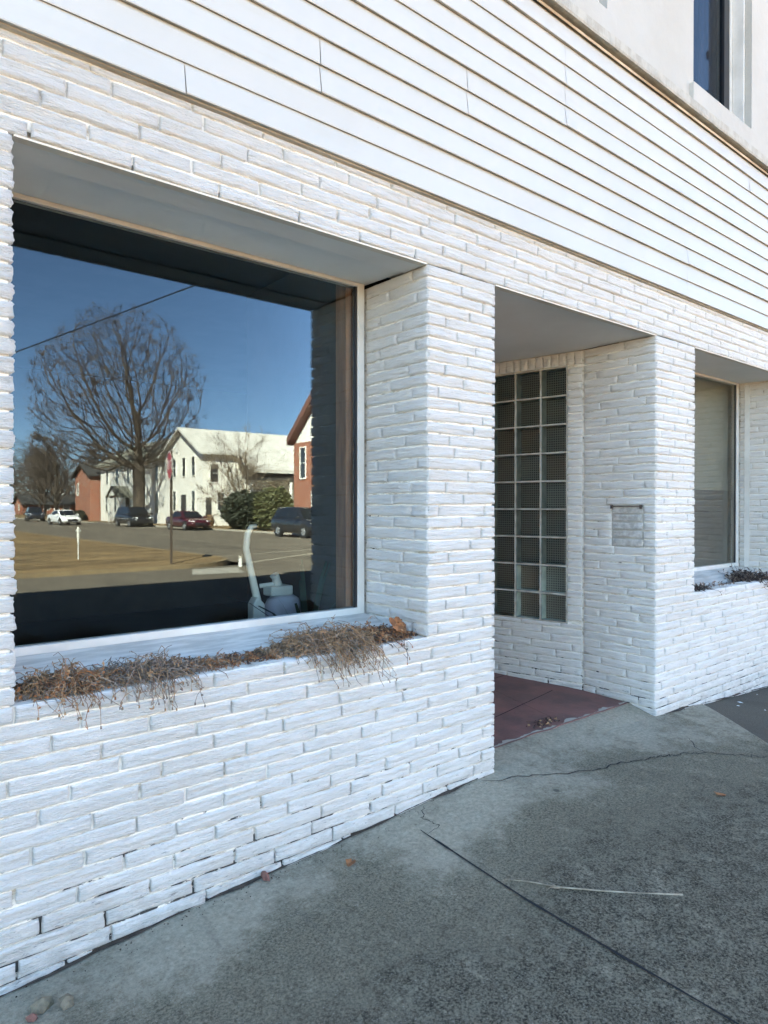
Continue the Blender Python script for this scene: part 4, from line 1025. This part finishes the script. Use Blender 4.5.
# cars
def car(name, loc, heading, kind, paint, label, group):
    Lc, Wc, Hc, hood, belt, wr = {'sedan': (4.7, 1.82, 1.44, .80, .94, .32), 'suv': (4.6, 1.88, 1.72, .98, 1.08, .36), 'van': (5.0, 1.96, 1.76, .98, 1.08, .34)}[kind]
    root = empty(name, loc, label, 'car', group, heading); h = Wc/2; F, B = Lc/2, -Lc/2
    st = {'sedan': [(B, .42, .82, .80), (B+.10, .28, .98, .93), (B+.75, .24, 1.00, 1), (-.2, .2, .95, 1), (.85, .2, .94, 1), (F-.9, .22, .86, .99), (F-.25, .25, .74, .92), (F, .34, .60, .74)],
          'suv': [(B, .45, 1.02, .84), (B+.08, .32, 1.12, .95), (B+.7, .28, 1.12, 1), (0, .26, 1.10, 1), (.9, .26, 1.08, 1), (F-.75, .28, 1.02, .99), (F-.16, .3, .92, .93), (F, .40, .76, .80)],
          'van': [(B, .42, 1.02, .86), (B+.08, .30, 1.12, .95), (B+.8, .26, 1.12, 1), (0, .24, 1.10, 1), (1.0, .24, 1.06, 1), (F-.7, .26, .98, .98), (F-.2, .28, .84, .90), (F, .36, .68, .72)]}[kind]
    g = MB(); vs = []
    for x, zb, zt, k in st:
        hw = h*k; ring = [(hw*.84, zb), (hw*.98, zb+.12), (hw, (zb+zt)*.52), (hw*.97, zt-.08), (hw*.86, zt)]
        vs += [(x, y, z) for y, z in ring]+[(x, -y, z) for y, z in ring[::-1]]
    n = 10; g.mesh(vs, [(i*n+k, (i+1)*n+k, (i+1)*n+(k+1) % n, i*n+(k+1) % n) for i in range(len(st)-1) for k in range(n)]+[tuple(range(n)), tuple((len(st)-1)*n+k for k in range(n-1, -1, -1))])
    ca, cb, cc, cd = {'sedan': (1.15, .32, -1.0, -1.75), 'suv': (1.15, .45, -1.85, -2.2), 'van': (1.75, .70, -2.0, -2.42)}[kind]
    bz, rz_ = belt-.03, Hc; b1, b2 = h*.86, h*.70
    gv = [(ca, b1, bz), (cd, b1, bz), (cd, -b1, bz), (ca, -b1, bz), (cb, b2, rz_-.05), (cc, b2, rz_-.05), (cc, -b2, rz_-.05), (cb, -b2, rz_-.05), (cb-.15, b2*.82, rz_), (cc+.12, b2*.82, rz_), (cc+.12, -b2*.82, rz_), (cb-.15, -b2*.82, rz_)]
    g.mesh(gv, [(0, 1, 5, 4), (1, 2, 6, 5), (2, 3, 7, 6), (3, 0, 4, 7), (4, 5, 9, 8), (5, 6, 10, 9), (6, 7, 11, 10), (7, 4, 8, 11), (8, 9, 10, 11)])
    g.build('body', paint, root, world=False, bevel=.05, smooth=True)
    V = [Vector(q) for q in gv]
    def quad(m, a, b, c, d, u0, u1, v0, v1, off=.012):
        P_ = lambda u, v: (a.lerp(b, u)).lerp(d.lerp(c, u), v)
        nn = (b-a).cross(d-a).normalized(); ctr = (a+b+c+d)/4
        if nn.dot(ctr-Vector((0, 0, .9))) < 0: nn = -nn
        q = [P_(u0, v0), P_(u1, v0), P_(u1, v1), P_(u0, v1)]
        m.mesh([x+nn*off for x in q]+[x-nn*.05 for x in q], [(0, 1, 2, 3), (4, 7, 6, 5), (0, 4, 5, 1), (1, 5, 6, 2), (2, 6, 7, 3), (3, 7, 4, 0)])
    m = MB(); quad(m, V[0], V[3], V[7], V[4], .05, .95, .06, .94); m.build('windscreen', M['carglass'], root, world=False)
    m = MB(); quad(m, V[1], V[2], V[6], V[5], .08, .92, .15, .9); m.build('rear_window', M['carglass'], root, world=False)
    for a, b, c, d in ((0, 1, 5, 4), (3, 2, 6, 7)):
        cuts = [(.13, .44), (.47, .72), (.75, .93)] if kind != 'sedan' else [(.14, .48), (.51, .86)]
        for u0, u1 in cuts:
            m = MB(); quad(m, V[a], V[b], V[c], V[d], u0, u1, .12, .9); m.build('side_window', M['carglass'], root, world=False)
    for x in (F-.92, B+.95):
        for sgn in (1, -1):
            m = MB(); m.tube([(x, sgn*(h-.20), wr), (x, sgn*(h-.03), wr), (x, sgn*(h+.015), wr)], [wr, wr, wr*.9], 24); wheel = m.build('wheel', M['tyre'], root, world=False)
            m = MB(); m.tube([(x, sgn*(h-.02), wr), (x, sgn*(h+.022), wr)], [wr*.64, wr*.58], 20); m.build('rim', M['rim'], wheel, world=False)
            m = MB(); m.tube([(x, sgn*(h-.05), wr+.02), (x, sgn*(h+.006), wr+.02)], wr*1.16, 24); m.build('wheel_arch', M['tyre'], root, world=False)
    for sgn in (1, -1):
        zh = {'sedan': .66, 'suv': .86, 'van': .78}[kind]
        m = MB(); m.mesh([(F-.30, sgn*h*.90, zh+.07), (F-.30, sgn*h*.92, zh-.05), (F-.03, sgn*h*.56, zh-.07), (F-.05, sgn*h*.56, zh+.06), (F-.36, sgn*h*.80, zh+.06), (F-.36, sgn*h*.80, zh-.05), (F-.16, sgn*h*.5, zh-.07), (F-.16, sgn*h*.5, zh+.06)],
                         [(0, 1, 2, 3), (4, 7, 6, 5), (0, 3, 7, 4), (1, 5, 6, 2), (2, 6, 7, 3), (0, 4, 5, 1)]); m.build('headlight', M['lamp'], root, world=False)
        m = MB(); m.box(B-.01, B+.12, min(sgn*h*.6, sgn*h*.86), max(sgn*h*.6, sgn*h*.86), zh+.06, zh+.2); m.build('tail_light', M['tail'], root, world=False)
        m = MB(); m.box(ca-.35, ca-.2, min(sgn*h*.95, sgn*(h+.16)), max(sgn*h*.95, sgn*(h+.16)), belt-.02, belt+.13); m.build('side_mirror', paint, root, world=False, bevel=.02)
    m = MB(); zg = {'sedan': .42, 'suv': .55, 'van': .48}[kind]; m.box(F-.1, F+.012, -h*.55, h*.55, zg-.04, zg+.16); m.build('grille', M['dark'], root, world=False, bevel=.02)
    return root
GC = 'cars parked along the side street'
car('parked_car', (21.4, -30.1, RZ), R(90), 'suv', M['paint_charcoal'], 'charcoal suv parked before the steep brick house', GC)
car('parked_car', (21.4, -46.2, RZ), R(90), 'sedan', M['paint_burgundy'], 'burgundy sedan parked before the white gabled house', GC)
car('parked_car', (21.4, -57.8, RZ), R(90), 'van', M['paint_black'], 'black minivan parked at the foot of the big bare tree', GC)
car('parked_car', (18.1, -67.5, RZ), R(86), 'sedan', M['paint_whitecar'], 'white sedan parked down the side street before the low house', GC)
car('parked_car', (20.0, -88, RZ), R(97), 'suv', M['paint_navy'], 'dark suv farthest along the side street beyond the white sedan', GC)

# stop sign, marker, cable
SX, SY = 7.77, -16.03
ss = empty('stop_sign', (SX, SY, LZ), 'red octagonal stop sign on a brown post at the lawn corner', 'road sign')
m = MB(); m.box(SX-.03, SX+.03, SY-.03, SY+.03, LZ-.1, 2.85); m.build('post', M['post'], ss)
nv = Vector((-.975, -.22, 0)).normalized(); sv = Vector((nv.y, -nv.x, 0)); cz = 2.42; c0 = Vector((SX, SY, cz))+nv*.043
def octo(r): return [(r*math.cos(R(22.5+45*i)), r*math.sin(R(22.5+45*i))) for i in range(8)]
def plate(rad, d0, d1):
    m = MB(); q = octo(rad); vs = [c0+sv*a+Vector((0, 0, b))+nv*d for d in (d0, d1) for a, b in q]
    m.mesh(vs, [tuple(range(7, -1, -1)), tuple(range(8, 16))]+[(i, (i+1) % 8, 8+(i+1) % 8, 8+i) for i in range(8)]); return m
plt = plate(.44, 0, .004).build('sign_border', M['signwhite'], ss)
plate(.41, .0042, .0062).build('sign_face', M['signred'], plt)
cu = bpy.data.curves.new('stop_text', 'FONT'); cu.body = 'STOP'; cu.size = .37; cu.align_x = 'CENTER'; cu.align_y = 'CENTER'; cu.extrude = .001
to = bpy.data.objects.new('tmp_text', cu); COL.objects.link(to)
dg = bpy.context.evaluated_depsgraph_get(); tm = bpy.data.meshes.new_from_object(to.evaluated_get(dg)); bpy.data.objects.remove(to)
tx = bpy.data.objects.new('lettering', tm); COL.objects.link(tx); tm.materials.append(M['signwhite']) if not tm.materials else None
# text plane: x -> reading direction, y -> up, z -> out of the face
rdir = Vector((0, 0, 1)).cross(nv)
mat4 = Matrix((( rdir.x, 0, nv.x, 0), (rdir.y, 0, nv.y, 0), (0, 1, 0, 0), (0, 0, 0, 1)))
tm.transform(mat4); tx.parent = plt; tx.location = c0+nv*.0078-ss.location
um = empty('marker_post', (6.17, -19.45, LZ), 'thin white marker post standing in the brown lawn', 'marker post')
m = MB(); m.tube([(6.17, -19.45, LZ-.05), (6.17, -19.45, .12)], .018, 8); m.build('stem', M['signwhite'], um)
m = MB(); m.tube([(6.17, -19.45, .08), (6.17, -19.45, .56), (6.17, -19.45, .60)], [.035, .045, .025], 10); m.tube([(6.10, -19.45, .47), (6.24, -19.45, .47)], .035, 8); m.build('marker_head', M['signwhite'], um)
bo = empty('kerb_bollard', (9.35, -14.85, RZ), 'short white post beside the pale kerb ramp', 'post')
m = MB(); m.tube([(9.35, -14.85, RZ), (9.35, -14.85, -.24)], [.06, .05], 10); m.build('shaft', M['signwhite'], bo)
m = MB(); m.tube([(9.35, -14.85, -.24), (9.35, -14.85, -.19)], [.065, .03], 10); m.build('cap', M['curb'], bo)
def pole(loc, h, label):
    r = empty('utility_pole', loc, label, 'utility pole'); x, y, z = loc
    m = MB(); m.tube([(x, y, z-.3), (x, y, z+h)], [.16, .11], 12); m.build('shaft', M['pole'], r)
    m = MB(); m.box(x-.9, x+.9, y-.05, y+.05, z+h-.5, z+h-.38); m.build('crossarm', M['pole'], r)
A, B_ = (12.0, -2.75, 8.47), (-4.0, -48.0, 3.74)
pole((A[0], A[1], -.1), 9.1, 'tall wooden utility pole at the kerb beyond the second window')
pole((B_[0], B_[1], LZ), 4.5, 'short wooden pole on the lawn where the cable ends')
m = MB(); m.tube([tuple(A[j]+(B_[j]-A[j])*i/12 for j in range(3)) for i in range(13)], .02, 6)
tag(m.build('overhead_cable', M['dark']), 'black overhead cable running down across the sky from the tall pole', 'cable')

# ------------------------------------------------------------------ light, sky, camera
AZ, EL = R(43.2), R(40)
w = bpy.data.worlds.new('World'); scene.world = w; w.use_nodes = True
nt = w.node_tree; bg = nt.nodes['Background']; sky = nt.nodes.new('ShaderNodeTexSky'); sky.sky_type = 'NISHITA'; sky.sun_disc = False
sky.sun_elevation = EL; sky.sun_rotation = -AZ; sky.air_density = .6; sky.dust_density = 0; sky.ozone_density = 7
mxs = nt.nodes.new('ShaderNodeMix'); mxs.data_type = 'RGBA'; mxs.blend_type = 'MULTIPLY'; mxs.inputs[0].default_value = 1
nt.links.new(sky.outputs[0], mxs.inputs[6]); mxs.inputs[7].default_value = (1.31, 1.05, .76, 1)      # camera balanced for open shade
nt.links.new(mxs.outputs[2], bg.inputs[0]); bg.inputs[1].default_value = .05
sl = bpy.data.lights.new('sun', 'SUN'); sl.energy = 5.0; sl.angle = R(.53); sl.color = (1, .86, .64)
so = bpy.data.objects.new('sun', sl); COL.objects.link(so)
sv_ = Vector((-math.sin(AZ)*math.cos(EL), math.cos(AZ)*math.cos(EL), math.sin(EL)))
so.rotation_euler = sv_.to_track_quat('Z', 'Y').to_euler(); so.location = (-10, 12, 30)

cd_ = bpy.data.cameras.new('camera'); cam = bpy.data.objects.new('camera', cd_); COL.objects.link(cam)
cam.location = (0, -2.1, 1.223); cam.rotation_euler = (R(90)-.0074, 0, -.6909)
cd_.sensor_fit = 'VERTICAL'; cd_.sensor_height = 36; cd_.sensor_width = 27; cd_.lens = 680/1024*36; cd_.clip_start = .05; cd_.clip_end = 2000
scene.camera = cam
scene.view_settings.view_transform = 'Standard'; scene.view_settings.look = 'None'; scene.view_settings.gamma = 1
scene.view_settings.exposure = 4.83
scene.render.engine = 'CYCLES'
scene.cycles.max_bounces = 10; scene.cycles.transparent_max_bounces = 16; scene.cycles.glossy_bounces = 5; scene.cycles.diffuse_bounces = 5
scene.cycles.use_denoising = True; scene.cycles.sample_clamp_indirect = 8
